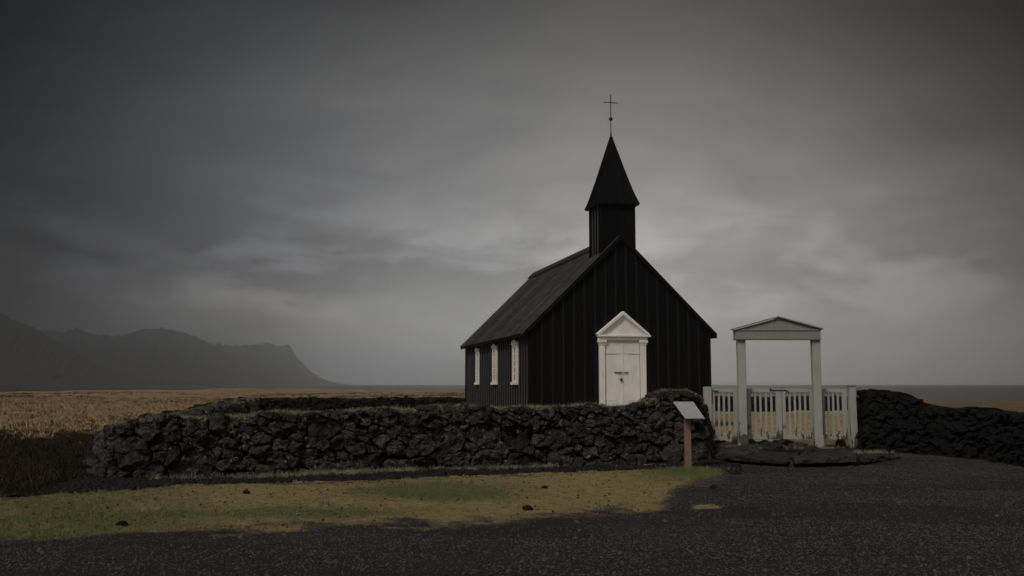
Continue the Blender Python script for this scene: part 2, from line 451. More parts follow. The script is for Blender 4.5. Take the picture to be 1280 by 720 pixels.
# sea
def f_sea(t, b):
    v = wpos(t); n = t.noise(t.mapping(v, (.05, .16, 1)), 1, 6, .65); m = t.noise(t.mapping(v, (.004, .02, 1)), 1, 4)
    t.l.new(t.mix(t.ramp(m, .4, .6), (.035, .040, .038), (.075, .080, .074)), b.inputs['Base Color'])
    b.inputs['Roughness'].default_value = .28; b.inputs['Specular IOR Level'].default_value = .5
    bump(t, b, n, 1.0, 2.5)
rr = [0.5] + [60 * 1.23 ** k for k in range(23)] + [6500]
sv = [(r * math.sin(a), r * math.cos(a), -3.0) for r in rr for a in np.linspace(0, 2 * math.pi, 73)[:-1]]
sf = [(i * 72 + k, i * 72 + (k + 1) % 72, (i + 1) * 72 + (k + 1) % 72, (i + 1) * 72 + k) for i in range(len(rr) - 1) for k in range(72)]
sea = link('sea', mesh('sea', sv, [f[::-1] for f in sf]), material('sea_water', f_sea)); tag(sea, 'grey sea reaching to the horizon', kind='structure')

# ------------------------------------------------------------------ mountains
def f_mount(t, b):
    v = wpos(t); n = t.noise(v, .004, 8, .65); 
    t.l.new(t.mix(t.ramp(n, .35, .65), (.018, .017, .017), (.032, .030, .030)), b.inputs['Base Color']); b.inputs['Roughness'].default_value = 1
    bump(t, b, n, .6, 30)
M_MOUNT = material('mountain_rock', f_mount)
def mountain(label, D, ridge, depth):
    rx, ry = zip(*ridge)
    pxs = np.linspace(rx[0], rx[-1], 260); vv = np.linspace(0, 1, 40)
    verts = []
    for j, v in enumerate(vv):
        for p in pxs:
            y = np.interp(p, rx, ry)
            top = at(p, y, D); H = max(top.z + 3.0, 1.0)
            if v < .7:   # front slope rising to the ridge: talus below, cliff above
                u = v / .7; prof = .50 * u ** 1.3 if u < .72 else .50 * .72 ** 1.3 + (1 - .50 * .72 ** 1.3) * ((u - .72) / .28) ** .8
                yy = D - depth * .5 * (1 - u)
            else:
                u = (v - .7) / .3; prof = 1 - u ** 1.2; yy = D + depth * .6 * u
            xx = top.x * (1 + (yy / D - 1) * .35)
            gul = (fbm(np.array(p * .10), np.array(v * 1.2), 4, 71) - .5) * 2
            cr = (fbm(np.array(p * .30), np.array(v * 7.0), 4, 72) - .5)
            h = H * prof * (1 + (gul * .42 + cr * .42) * min(1, (1 - abs(prof)) * 2.5)) + H * cr * .10 * prof
            verts.append((xx, yy + gul * depth * .06 * (v < .7), h - 3.6))
    n = len(pxs)
    fs = [(j * n + i, j * n + i + 1, (j + 1) * n + i + 1, (j + 1) * n + i) for j in range(len(vv) - 1) for i in range(n - 1)]
    o = link('mountain', mesh('mountain', verts, fs, True), M_MOUNT); tag(o, label, kind='structure')
mountain('near dark slope of the mountain at the left edge', 3300, [(-420, 372), (-250, 366), (-100, 372), (0, 388), (20, 398), (60, 422), (100, 447), (140, 466), (190, 477), (230, 480)], 1100)
mountain('hazy flat topped mountain in the middle of the range', 5000, [(-350, 395), (-150, 402), (40, 411), (80, 413), (95, 409), (120, 418), (150, 419), (175, 411), (205, 409), (225, 413), (240, 419), (252, 422), (265, 430), (280, 445), (310, 465), (350, 478), (370, 480)], 1400)
mountain('faint far headland falling to the sea', 5900, [(120, 445), (200, 434), (262, 428), (275, 429), (300, 432), (315, 430), (330, 428), (345, 430), (357, 431), (361, 430), (366, 438), (373, 449), (382, 460), (394, 469), (408, 476), (424, 480)], 1400)

# ------------------------------------------------------------------ church
TH = math.radians(12.2)
CX = at(663.5, 416, 34.0).x
CW, CL, ZE, ZR, ZB = 6.48, 13.1, 3.36, 6.80, 0.05
church = empty('church', (CX, 34.0, 0), TH, label='small black tarred wooden church with white door and pointed steeple behind the stone wall', cat='church')
CMi = (Matrix.Translation((CX, 34.0, 0)) @ Matrix.Rotation(TH, 4, 'Z')).inverted()
def hit(px, py, axis, val):
    o = CMi @ Vector((0, 0, HC)); r = CMi.to_3x3() @ ray(px, py); k = (val - o[axis]) / r[axis]; return o + r * k
def roofz(x):      # underside line of the roof
    return ZR - .12 - abs(x - CW / 2) * (ZR - ZE) / (CW / 2 + .25)
# inner shell, so nothing shows through the joints
m = MB(); m.prism([(0.03, ZB), (CW - .03, ZB), (CW - .03, roofz(CW - .03) - .02), (CW / 2, roofz(CW / 2) - .02), (.03, roofz(.03) - .02)], .03, CL - .03)
m.build('wall', M_TAR, church)
# front boards and battens
nb = 17
for face in (0, 1):
    y0, y1 = ((-.012, .028) if face == 0 else (CL - .028, CL + .012))
    s = -1 if face == 0 else 1
    for i in range(nb):
        a = i * CW / nb + .005; b_ = (i + 1) * CW / nb - .005
        dz = random.uniform(0, .006) * s
        pts = [(a, ZB), (b_, ZB), (b_, roofz(b_))]
        if a < CW / 2 < b_: pts.append((CW / 2, roofz(CW / 2)))
        pts.append((a, roofz(a)))
        MB().prism(pts, y0 + dz, y1 + dz).build('board', M_TAR, church, .003)
        if i:
            x = i * CW / nb; yo = (-.047, -.014) if face == 0 else (CL + .014, CL + .047)
            if abs(x - 3.29) < .85 and face == 0: pass
            MB().prism([(x - .035, ZB), (x + .035, ZB), (x + .035, roofz(x + .035)), (x - .035, roofz(x - .035))] if abs(x - CW / 2) > .036 else
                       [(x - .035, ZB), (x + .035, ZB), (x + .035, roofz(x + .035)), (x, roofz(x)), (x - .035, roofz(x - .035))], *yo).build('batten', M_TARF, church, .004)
ns = 32
WIN = []
for (x0, x1, yt, yb) in ((594.2, 600.2, 433.7, 481), (614.3, 622.7, 429, 481), (639.2, 649.2, 423.7, 481)):
    p0 = hit(x0, yb, 0, -.05); p1 = hit(x1, yb, 0, -.05); t0 = hit((x0 + x1) / 2, yt, 0, -.06)
    WIN.append(((p0.y + p1.y) / 2, abs(p0.y - p1.y), p1.z, t0.z))
WW = .80
for side in (0, 1):
    for i in range(ns):
        a = i * CL / ns + .005; b_ = (i + 1) * CL / ns - .005
        dz = random.uniform(0, .006)
        x0, x1 = (-.012 - dz, .028) if side == 0 else (CW - .028, CW + .012 + dz)
        MB().box(x0, x1, a, b_, ZB, roofz(0) - .0).build('board', M_TAR, church, .003)
        y = i * CL / ns
        if i == 0: continue
        x0, x1 = (-.060, -.019) if side == 0 else (CW + .019, CW + .060)
        segs = [(ZB, roofz(0) - .02)]
        for (wy, ww, z0, z1) in WIN:
            if abs(y - wy) < WW / 2 + .04: segs = [(ZB, z0 - .05)]
        for z0, z1 in segs: MB().box(x0, x1, y - .04, y + .04, z0, z1).build('batten', M_TARLIT, church, .004)
for x, y in ((0, 0), (CW, 0), (0, CL), (CW, CL)):
    sx = -1 if x == 0 else 1; sy = -1 if y == 0 else 1
    m = MB(); m.box(*sorted((x + sx * .065, x - sx * .11)), *sorted((y + sy * .02, y + sy * .052)), ZB, roofz(0) - .05)
    m.box(*sorted((x + sx * .02, x + sx * .065)), *sorted((y + sy * .019, y - sy * .11)), ZB, roofz(0) - .05)
    m.build('corner_board', M_TAR, church, .003)
# corrugated roof
sw = .74; nsheet = int(round((CL + .3) / sw)); sw = (CL + .3) / nsheet
slope = (ZR - ZE) / (CW / 2 + .25)
for side in (-1, 1):
    for i in range(nsheet):
        y0 = -.15 + i * sw; y1 = y0 + sw + .04; nw = 10 * 6
        vs = []; lift = .012 if i % 2 else 0
        for k in range(nw + 1):
            y = y0 + (y1 - y0) * k / nw; o = .014 * math.sin(2 * math.pi * (y - y0) / (sw / 10)) + lift
            for tt in (0, .5, 1):
                x = (CW / 2 + .25 + .03) * tt
                z = ZR - slope * x + o * .7 + (.0 if tt != .5 else -.012)
                vs.append((CW / 2 + side * (x + o * .7 * .98), y, z))
        fs = [(k * 3 + j, k * 3 + j + 1, k * 3 + j + 4, k * 3 + j + 3) for k in range(nw) for j in (0, 1)]
        me = mesh('roof_sheet', vs, fs, True); link('roof_sheet', me, M_ROOF, church)
    # boarding under the sheets, verge boards, gutter board
    e = CW / 2 + .23
    m = MB(); m.prism([(CW / 2, ZR - .03), (CW / 2 + side * e, ZR - .03 - slope * e), (CW / 2 + side * e, ZR - .10 - slope * e), (CW / 2, ZR - .10)], -.10, CL + .10)
    m.build('roof_boarding', M_TAR, church)
    for yy in (-.150, CL + .105):
        m = MB(); m.prism([(CW / 2, ZR + .035), (CW / 2 + side * (e + .04), ZR + .035 - slope * (e + .04)), (CW / 2 + side * (e + .04), ZR - .13 - slope * (e + .04)), (CW / 2, ZR - .15)], yy, yy + .045)
        m.build('verge_board', M_TAR, church, .004)
    x0, x1 = sorted((CW / 2 + side * (e + .005), CW / 2 + side * (e + .045)))
    MB().box(x0, x1, -.09, CL + .09, ZR - slope * e - .16, ZR - slope * e - .045).build('fascia_board', M_TAR, church, .004)
# ridge cap
m = MB()
for side in (-1, 1):
    m.prism([(CW / 2, ZR + .13), (CW / 2 + side * .26, ZR + .13 - slope * .26), (CW / 2 + side * .26, ZR + .075 - slope * .26), (CW / 2, ZR + .075)], 1.55, CL + .17)
m.build('ridge_cap', M_ROOF, church)
# tower
TX0, TX1, TY0, TY1, TZ = 3.24 - .60, 3.24 + .60, .28, 1.60, 8.02
m = MB(); m.box(TX0 + .02, TX1 - .02, TY0 + .02, TY1 - .02, 5.0, TZ); m.build('tower_wall', M_TAR, church)
for i in range(4):
    a = TX0 + i * (TX1 - TX0) / 4; b_ = TX0 + (i + 1) * (TX1 - TX0) / 4
    c_ = TY0 + i * (TY1 - TY0) / 4; d_ = TY0 + (i + 1) * (TY1 - TY0) / 4
    for y0, y1 in ((TY0 - .01, TY0 + .018), (TY1 - .018, TY1 + .01)): MB().box(a + .004, b_ - .004, y0, y1, 5.0, TZ).build('tower_board', M_TAR, church, .003)
    for x0, x1 in ((TX0 - .01, TX0 + .018), (TX1 - .018, TX1 + .01)): MB().box(x0, x1, c_ + .02, d_ - .02, 5.0, TZ).build('tower_board', M_TAR, church, .003)
    if i:
        MB().box(a - .03, a + .03, TY0 - .04, TY0 - .012, 5.0, TZ).build('tower_batten', M_TAR, church, .003)
        MB().box(TX0 - .045, TX0 - .012, c_ - .035, c_ + .035, 5.0, TZ).build('tower_batten', M_TARLIT, church, .003)
        MB().box(TX1 + .012, TX1 + .045, c_ - .035, c_ + .035, 5.0, TZ).build('tower_batten', M_TAR, church, .003)
for x, y in ((TX0, TY0), (TX1, TY0), (TX0, TY1), (TX1, TY1)):
    MB().box(x - .05, x + .05, y - .05, y + .05, 5.0, TZ - .005).build('tower_corner_board', M_TAR, church, .004)
# spire: four sides of tapering boards with rolls at their joints
SC = Vector(((TX0 + TX1) / 2, (TY0 + TY1) / 2, 0)); ZS0, ZS1 = 7.98, 10.58
hx, hy = .75, .80
prof = [(1.0, 0.0), (.80, .155), (.55, .40), (.28, .69), (.0, 1.0)]
def sp(fr, u, side, out=0.0):
    """point on the spire: side 0..3, u -1..1 along the eave, fr index along the height"""
    s, h = fr; w = max(s, .018)
    x = hx * w + out; y = hy * w + out; z = ZS0 + (ZS1 - ZS0) * h
    c = [(u * x, -y), (x, u * y), (-u * x, y), (-x, -u * y)][side]
    return SC + Vector((c[0], c[1], z))
vs = []; fs = []
for fr in prof:
    for s_ in range(4): vs.append(sp(fr, -1, s_))
for k in range(len(prof) - 1):
    for s_ in range(4): fs.append((k * 4 + s_, k * 4 + (s_ + 1) % 4, k * 4 + 4 + (s_ + 1) % 4, k * 4 + 4 + s_))
fs.append((3, 2, 1, 0)); 
m = MB(); m.add(vs, fs); m.build('spire', M_TAR, church)
for s_ in range(4):
    for k in range(6):
        u0 = -1 + k / 3 + .015; u1 = -1 + (k + 1) / 3 - .015; vs = []
        for fr in prof:
            vs += [sp(fr, u0, s_, .004), sp(fr, u1, s_, .004), sp(fr, u1, s_, .024), sp(fr, u0, s_, .024)]
        fs = [(j * 4 + a, j * 4 + (a + 1) % 4, j * 4 + 4 + (a + 1) % 4, j * 4 + 4 + a) for j in range(len(prof) - 1) for a in range(4)] + [(0, 1, 2, 3), tuple(16 + a for a in (3, 2, 1, 0))]
        m = MB(); m.add([v - Vector((0, 0, .035)) if i < 4 else v for i, v in enumerate(vs)], fs); m.build('spire_board', M_TAR, church)
        if k:
            u = -1 + k / 3
            MB().tube([sp(fr, u, s_, .03) for fr in prof[:-1]] + [sp((.02, .98), u, s_, .02)], .021, 5).build('spire_batten', M_TAR, church)
    MB().tube([sp(fr, -1, s_, .02) for fr in prof[:-1]] + [sp((.02, .985), -1, s_, .01)], .026, 5).build('spire_batten', M_TAR, church)
# cross
m = MB(); c = (SC.x, SC.y)
m.tube([(*c, 10.5), (*c, 10.75)], [.05, .02]); m.tube([(*c, 10.7), (*c, 12.14)], .017)
cross = m.build('spire_cross', M_IRON, church)
MB().tube([(c[0] - .27, c[1], 11.85), (c[0] + .27, c[1], 11.85)], .016).build('cross_arm', M_IRON, cross)
m = MB(); m.tube([(*c, 11.24 + .068 * math.sin(a)) for a in np.linspace(-1.5, 1.5, 9)], [.07 * math.cos(a) + .004 for a in np.linspace(-1.5, 1.5, 9)], 12)
m.build('ball', M_IRON, cross, smooth=True)
MB().tube([(c[0] - .17, c[1], 11.09), (c[0] - .02, c[1], 10.97), (c[0] - .03, c[1], 10.86)], .007, 5).build('wire', M_WIRE, cross)
# door surround and door
def fr_(px, py): p = hit(px, py, 1, -.05); return p.x, p.z
xl, _ = fr_(748.9, 470); xr, _ = fr_(807.2, 470); xc = (xl + xr) / 2
_, zc1 = fr_(778, 431.5); _, zc0 = fr_(778, 425.5); _, zp0 = fr_(778, 419.3); _, zpa = fr_(778, 389.2)
txl, _ = fr_(744.6, 419); txr, _ = fr_(812.5, 419)
DZ = .30
pw = .20
MB().box(xl - .05, xr + .05, -.30, -.045, .08, DZ - .02).build('door_step', M_SLAB, church, .01)
for a, b_ in ((xl, xl + pw), (xr - pw, xr)):
    p = MB().box(a, b_, -.13, -.014, DZ, zc1).build('pilaster', M_DOOR, church, .006)
    m = MB()
    for k, (z0, z1, e) in enumerate(((zc1 + .002, zc1 + .05, .02), (zc1 + .052, zc1 + .085, .035), (zc1 + .087, zc0, .055))): m.box(a - e, b_ + e, -.13 - e, -.014, z0, z1)
    m.build('capital', M_DOOR, p, .006)
    MB().box(a - .025, b_ + .025, -.155, -.014, DZ - .01, DZ + .20).build('plinth', M_DOOR, p, .006)
MB().box(xl - .04, xr + .04, -.16, -.014, zc0 + .002, zp0 - .06).build('architrave', M_DOOR, church, .006)
cor = MB().box(txl + .03, txr - .03, -.24, -.014, zp0 - .058, zp0 + .01).build('cornice', M_DOOR, church, .012)
ped = MB().prism([(txl + .1, zp0 + .012), (txr - .1, zp0 + .012), (xc, zpa - .09)], -.12, -.014).build('pediment', M_DOOR, church)
for s_ in (-1, 1):
    e = xc - txl
    m = MB(); m.prism([(xc, zpa), (xc, zpa - .135), (xc + s_ * (e - .10), zp0 + .012), (xc + s_ * e, zp0 + .012), (xc + s_ * e, zp0 + .05)], -.235, -.014)
    m.build('raking_cornice', M_DOOR, ped, .010)
    m = MB(); m.prism([(xc, zpa - .137), (xc, zpa - .185), (xc + s_ * (e - .19), zp0 + .012), (xc + s_ * (e - .103), zp0 + .012)], -.175, -.014)
    m.build('moulding', M_DOOR, ped, .006)
ix0, ix1 = xl + pw + .004, xr - pw - .004
zt = zc0 - .03
MB().box(ix0, ix1, -.085, -.014, zt, zc0).build('door_head', M_DOOR, church, .005)
for s_ in (0, 1):
    a, b_ = (ix0 + .01, xc - .006) if s_ == 0 else (xc + .006, ix1 - .01)
    lf = MB().box(a, b_, -.060, -.014, DZ, zt - .006).build('door_leaf', M_DOOR, church, .005)
    zz = fr_(778, 443)[1]
    MB().box(a + .02, b_ - .02, -.075, -.061, zz + .02, zt - .03).build('panel', M_DOOR, lf, .006)
    MB().box(a + .02, b_ - .02, -.075, -.061, DZ + .22, zz - .015).build('panel', M_DOOR, lf, .006)
    MB().box(a + .02, b_ - .02, -.075, -.061, DZ + .02, DZ + .19).build('panel', M_DOOR, lf, .006)
    for z in (zz, fr_(778, 501)[1]):
        m = MB(); x0 = a - .02 if s_ == 0 else b_ + .02; sg = 1 if s_ == 0 else -1
        m.box(*sorted((x0, x0 + sg * .45)), -.082, -.0765, z - .006, z + .006); m.box(*sorted((x0, x0 + sg * .03)), -.085, -.0765, z - .05, z + .045)
        m.build('strap_hinge', M_GATE, lf)
MB().box(xc - .03, xc + .022, -.092, -.062, DZ, zt - .01).build('cover_strip', M_DOOR, church, .005)
zb = fr_(778, 465.5)[1]
m = MB(); m.box(xc - .30, xc - .04, -.112, -.094, zb - .014, zb + .014); m.box(xc + .04, xc + .20, -.112, -.094, zb - .012, zb + .012)
m.tube([(xc - .22, -.125, zb), (xc + .10, -.125, zb)], .009, 6); m.build('bolt', M_IRON, church)
m = MB(); zk = fr_(776, 474)[1]; m.prism([(xc - .07 + .045 * math.cos(a), zk - .02 + .05 * math.sin(a)) for a in np.linspace(0, 6.283, 13)[:-1]], -.14, -.098)
pl = m.build('padlock', M_IRON, church, .004)
MB().tube([(xc - .07 + .03 * math.cos(a), -.119, zk + .02 + .045 * math.sin(a)) for a in np.linspace(-.2, 3.34, 9)], .007, 6).build('shackle', M_IRON, pl)
# windows on the long side
for side in (0, 1):
    for (wy, ww, z0, z1) in WIN:
        X = lambda v: -v if side == 0 else CW + v
        def bx(m, o0, o1, a, b_, c0_, c1_): return m.box(*sorted((X(o0), X(o1))), a, b_, c0_, c1_)
        m = MB(); zt_ = z1 - .20; hw = WW / 2
        bx(m, .012, .085, wy - hw, wy - hw + .13, z0 + .10, zt_); bx(m, .012, .085, wy + hw - .13, wy + hw, z0 + .10, zt_)
        bx(m, .012, .085, wy - hw + .132, wy + hw - .132, z0 + .10, z0 + .17); bx(m, .012, .085, wy - hw + .132, wy + hw - .132, zt_ - .09, zt_)
        win = m.build('window', M_DOOR, church, .005)
        bx(MB(), .010, .14, wy - hw - .05, wy + hw + .05, z0, z0 + .098).build('sill', M_DOOR, win, .006)
        m = MB(); m.prism([(wy - hw - .04, zt_ + .002), (wy + hw + .04, zt_ + .002), (wy + hw + .04, zt_ + .09), (wy, z1), (wy - hw - .04, zt_ + .09)], *sorted((X(.012), X(.12))), axis='x')
        m.build('window_head', M_DOOR, win, .006)
        a, b_ = wy - hw + .13, wy + hw - .13; zz0, zz1 = z0 + .17, zt_ - .09
        m = MB()
        bx(m, .030, .062, (a + b_) / 2 - .018, (a + b_) / 2 + .018, zz0, zz1)
        m.build('mullion', M_DOOR, win)
        for k in range(1, 5):
            z = zz0 + (zz1 - zz0) * k / 5
            bx(MB(), .032, .058, a, b_, z - .014, z + .014).build('muntin', M_DOOR, win)
        for k in range(5):
            for (p0, p1) in ((a, (a + b_) / 2 - .02), ((a + b_) / 2 + .02, b_)):
                z0_, z1_ = zz0 + (zz1 - zz0) * k / 5 + .016, zz0 + (zz1 - zz0) * (k + 1) / 5 - .016
                bx(MB(), .034, .042, p0, p1, z0_, z1_).build('pane', M_PANE, win)

# ------------------------------------------------------------------ gateway and fence
GY_ = 25.0
def gx(px, Y=GY_, py=480): return at(px, py, Y).x
gw = empty('gateway', (gx(973.5), GY_, 0), 0, label='weathered white gate portal of two posts carrying a low pediment, right of the church', cat='gateway')
ox = gx(973.5)
def lz(py, Y=GY_): return at(973, py, Y).z
for px, nm in ((927, 0), (1020.6, 1)):
    x = gx(px) - ox
    p = MB().box(x - .10, x + .10, -.10, .10, .34, lz(424)).build('post', M_GATE, gw, .008, .003)
    MB().box(x - .115, x + .115, -.115, .115, -.05, .338).build('post_foot', M_GATE, p, .008)
a, b_ = gx(919.5) - ox, gx(1025.2) - ox
MB().box(a, b_, -.16, .16, lz(424) + .002, lz(413.8)).build('lintel', M_LINTEL, gw, .006)
MB().box(a - .015, b_ + .015, -.175, .175, lz(424) - .018, lz(424) + .004 - .003).build('lintel_moulding', M_LINTEL, gw, .003)
MB().box(a - .02, b_ + .02, -.18, .18, lz(413.8) + .002, lz(413.8) + .03).build('cornice', M_LINTEL, gw, .003)
z0 = lz(413.8) + .032; za = lz(396.2); xm = gx(972.5) - ox
MB().prism([(a + .01, z0), (b_ - .01, z0), (xm, za - .04)], -.155, .155).build('pediment', M_LINTEL, gw)
for s_ in (-1, 1):
    e = (gx(1027.3) - gx(916.5)) / 2; zt_ = lz(411.3)
    m = MB(); m.prism([(xm, za + .012), (xm, za - .028), (xm + s_ * e, zt_ - .02), (xm + s_ * e, zt_ + .012)], -.22, .22)
    m.build('roof_board', M_LINTEL, gw, .003)

FY = 25.28
fz = lambda py: at(973, py, FY).z
def panel(name, label, cat, x0, x1, npk, sl, sr, group=None, extras=None):
    """a framed picket panel between x0 and x1 (metres), npk gaps"""
    xm_ = (x0 + x1) / 2
    t = empty(name, (xm_, FY, 0), 0, label=label, cat=cat, group=group)
    zb0, zb1, zt0, zt1 = fz(549), fz(542.5), fz(490.8), fz(486)
    x0 -= xm_; x1 -= xm_
    MB().box(x0, x0 + sl, -.03, .03, zb0, zt1).build('stile', M_GATE, t, .005, .002)
    MB().box(x1 - sr, x1, -.03, .03, zb0, zt1).build('stile', M_GATE, t, .005, .002)
    MB().box(x0 + sl + .002, x1 - sr - .002, -.028, .028, zt0, zt1 + .004).build('rail', M_GATE, t, .005, .002)
    MB().box(x0 + sl + .002, x1 - sr - .002, -.028, .028, zb0, zb1).build('rail', M_GATE, t, .005, .002)
    gap = (x1 - sr - x0 - sl); pk = .054; g_ = (gap - (npk - 1) * pk) / npk
    for k in range(npk - 1):
        x = x0 + sl + g_ * (k + 1) + pk * k; w_ = random.uniform(-.006, .006); w2 = random.uniform(-.006, .006)
        MB().prism([(x + w_, zb1 - .012), (x + pk + w_, zb1 - .012), (x + pk + w2, zt0 + .012), (x + w2, zt0 + .012)], -.014, .014).build('picket', M_GATE, t, .004, .002)
    # small curved brackets under the top rail
    for k in range(npk):
        xa = x0 + sl + (g_ + pk) * k; m = MB()
        m.prism([(xa + .001, zt0 - .002), (xa + .001, zt0 - .035), (xa + g_ * .25, zt0 - .014), (xa + g_ * .75, zt0 - .014), (xa + g_ - .001, zt0 - .035), (xa + g_ - .001, zt0 - .002)], -.01, .01)
        m.build('arch_trim', M_GATE, t)
    return t
P = lambda px: gx(px, FY)
panel('picket_fence', 'white picket fence panel between the stone wall end and left gate post', 'fence', P(887), P(923.5), 4, .12, .15)
panel('picket_gate', 'left leaf of the white picket gate under the portal', 'gate', P(932.5), P(976.3), 5, .11, .15)
pg = panel('picket_gate', 'right leaf of the white picket gate under the portal', 'gate', P(976.9), P(1018.5), 5, .085, .15)
pf = panel('picket_fence', 'white picket fence panel right of the portal beside dark stone wall', 'fence', P(1024), P(1057.5), 4, .12, .12)
lfp = empty('fence_post', (P(884.5), FY + .02, 0), 0, label='square white post at the left end of the picket fence, with rusty hinge', cat='post')
MB().box(-.10, .085, -.09, .09, -.05, fz(483.5)).build('shaft', M_GATE, lfp, .007, .003)
hg = MB(); hg.box(.088, .118, -.07, .03, fz(505), fz(486)); hg.box(.088, .26, -.075, -.055, fz(489.5), fz(488)); hg.build('hinge', M_RUST, lfp, .003)
rfp = empty('fence_post', (P(1063), FY - .10, 0), 0, label='square white post at the right end of the picket fence, against dark stone wall', cat='post')
zb_ = -.02
m = MB(); m.prism([(-.075, .33), (.085, .33), (.065, fz(482.5)), (-.095, fz(482.5))], -.09, .09); m.build('shaft', M_GATE, rfp, .006)
MB().box(-.075, .10, -.10, .10, zb_ - .05, .328).build('post_foot', M_GATE, rfp, .006)
MB().box(-.115, .085, -.115, .11, fz(482.5) + .002, fz(481.6) + .01).build('post_cap', M_GATE, rfp, .004)
m = MB(); xo = (P(976.9) + P(1018.5)) / 2
m.box(P(961.5) - xo, P(982) - xo, -.055, -.034, fz(487.9), fz(487.1)); m.box(P(961.5) - xo, P(963.5) - xo, -.055, -.034, fz(488), fz(485.3)); m.tube([(P(980) - xo, -.045, fz(488)), (P(984.5) - xo, -.045, fz(489)), (P(985) - xo, -.045, fz(493))], .009, 6)
m.build('latch', M_IRON, pg, .002)

# ------------------------------------------------------------------ dry stone walls
def clip(poly, nx, ny, c):
    out = []
    for i in range(len(poly)):
        a = poly[i]; b = poly[(i + 1) % len(poly)]
        da = a[0] * nx + a[1] * ny - c; db = b[0] * nx + b[1] * ny - c
        if da <= 0: out.append(a)
        if (da < 0 < db) or (db < 0 < da):
            k = da / (da - db); out.append((a[0] + (b[0] - a[0]) * k, a[1] + (b[1] - a[1]) * k))
    return out
def cells(L, zfun, rfun, asp, rnd, z0=-.08):
    """stone outlines covering the strip 0..L x z0..zfun(s)"""
    seeds = []; tries = int(L * 1.3 * 1100)
    for k in range(tries):
        s = rnd.uniform(0, L); z = rnd.uniform(z0, zfun(s)); r = rfun(z) * rnd.choice((.36, .5, .62, .8, 1.0, 1.2, 1.45)) 
        ok = True
        for (a, b, q) in seeds:
            if abs(a - s) < 1.2 and ((a - s) / asp) ** 2 + (b - z) ** 2 < ((q + r) * .88) ** 2: ok = False; break
        if ok: seeds.append((s, z, r))
    out = []
    for i, (s, z, r) in enumerate(seeds):
        poly = [(-.7, -.6), (.7, -.6), (.7, .6), (-.7, .6)]
        poly = clip(poly, 0, 1, max(.03, min(zfun(s) - z, r * .95))); poly = clip(poly, 0, -1, z - z0 + .03) if poly else poly
        for j, (a, b, q) in enumerate(seeds):
            if j == i or abs(a - s) > 1.2: continue
            dx, dz = (a - s) / asp, b - z; d2 = dx * dx + dz * dz
            # power-diagram bisector in the stretched plane
            c = (d2 + r * r - q * q) / 2
            poly = clip(poly, dx / asp, dz, c)
            if len(poly) < 3: break
        if len(poly) < 3 or max(p[1] for p in poly) - min(p[1] for p in poly) < .05: continue
        fine_ = []
        for i2 in range(len(poly)):
            a, b = poly[i2], poly[(i2 + 1) % len(poly)]
            for f in (0, .33, .67): fine_.append((a[0] + (b[0] - a[0]) * f + s, a[1] + (b[1] - a[1]) * f + z))
        out.append((s, z, [warp(p) for p in fine_], r))
    return out
def warp(p):
    q_ = Vector((p[0] * 3.2, p[1] * 3.2, 4.4)); w_ = Vector((p[0] * 9.5, p[1] * 9.5, 1.7))
    k_ = .12 * min(1, max(0, p[1] + .1) * 4)
    return (p[0] + mnoise.noise(q_) * .16 + mnoise.noise(w_) * .045, p[1] + mnoise.noise(q_ + Vector((9, 3, 7))) * k_ + mnoise.noise(w_ + Vector((5, 9, 2))) * .035)
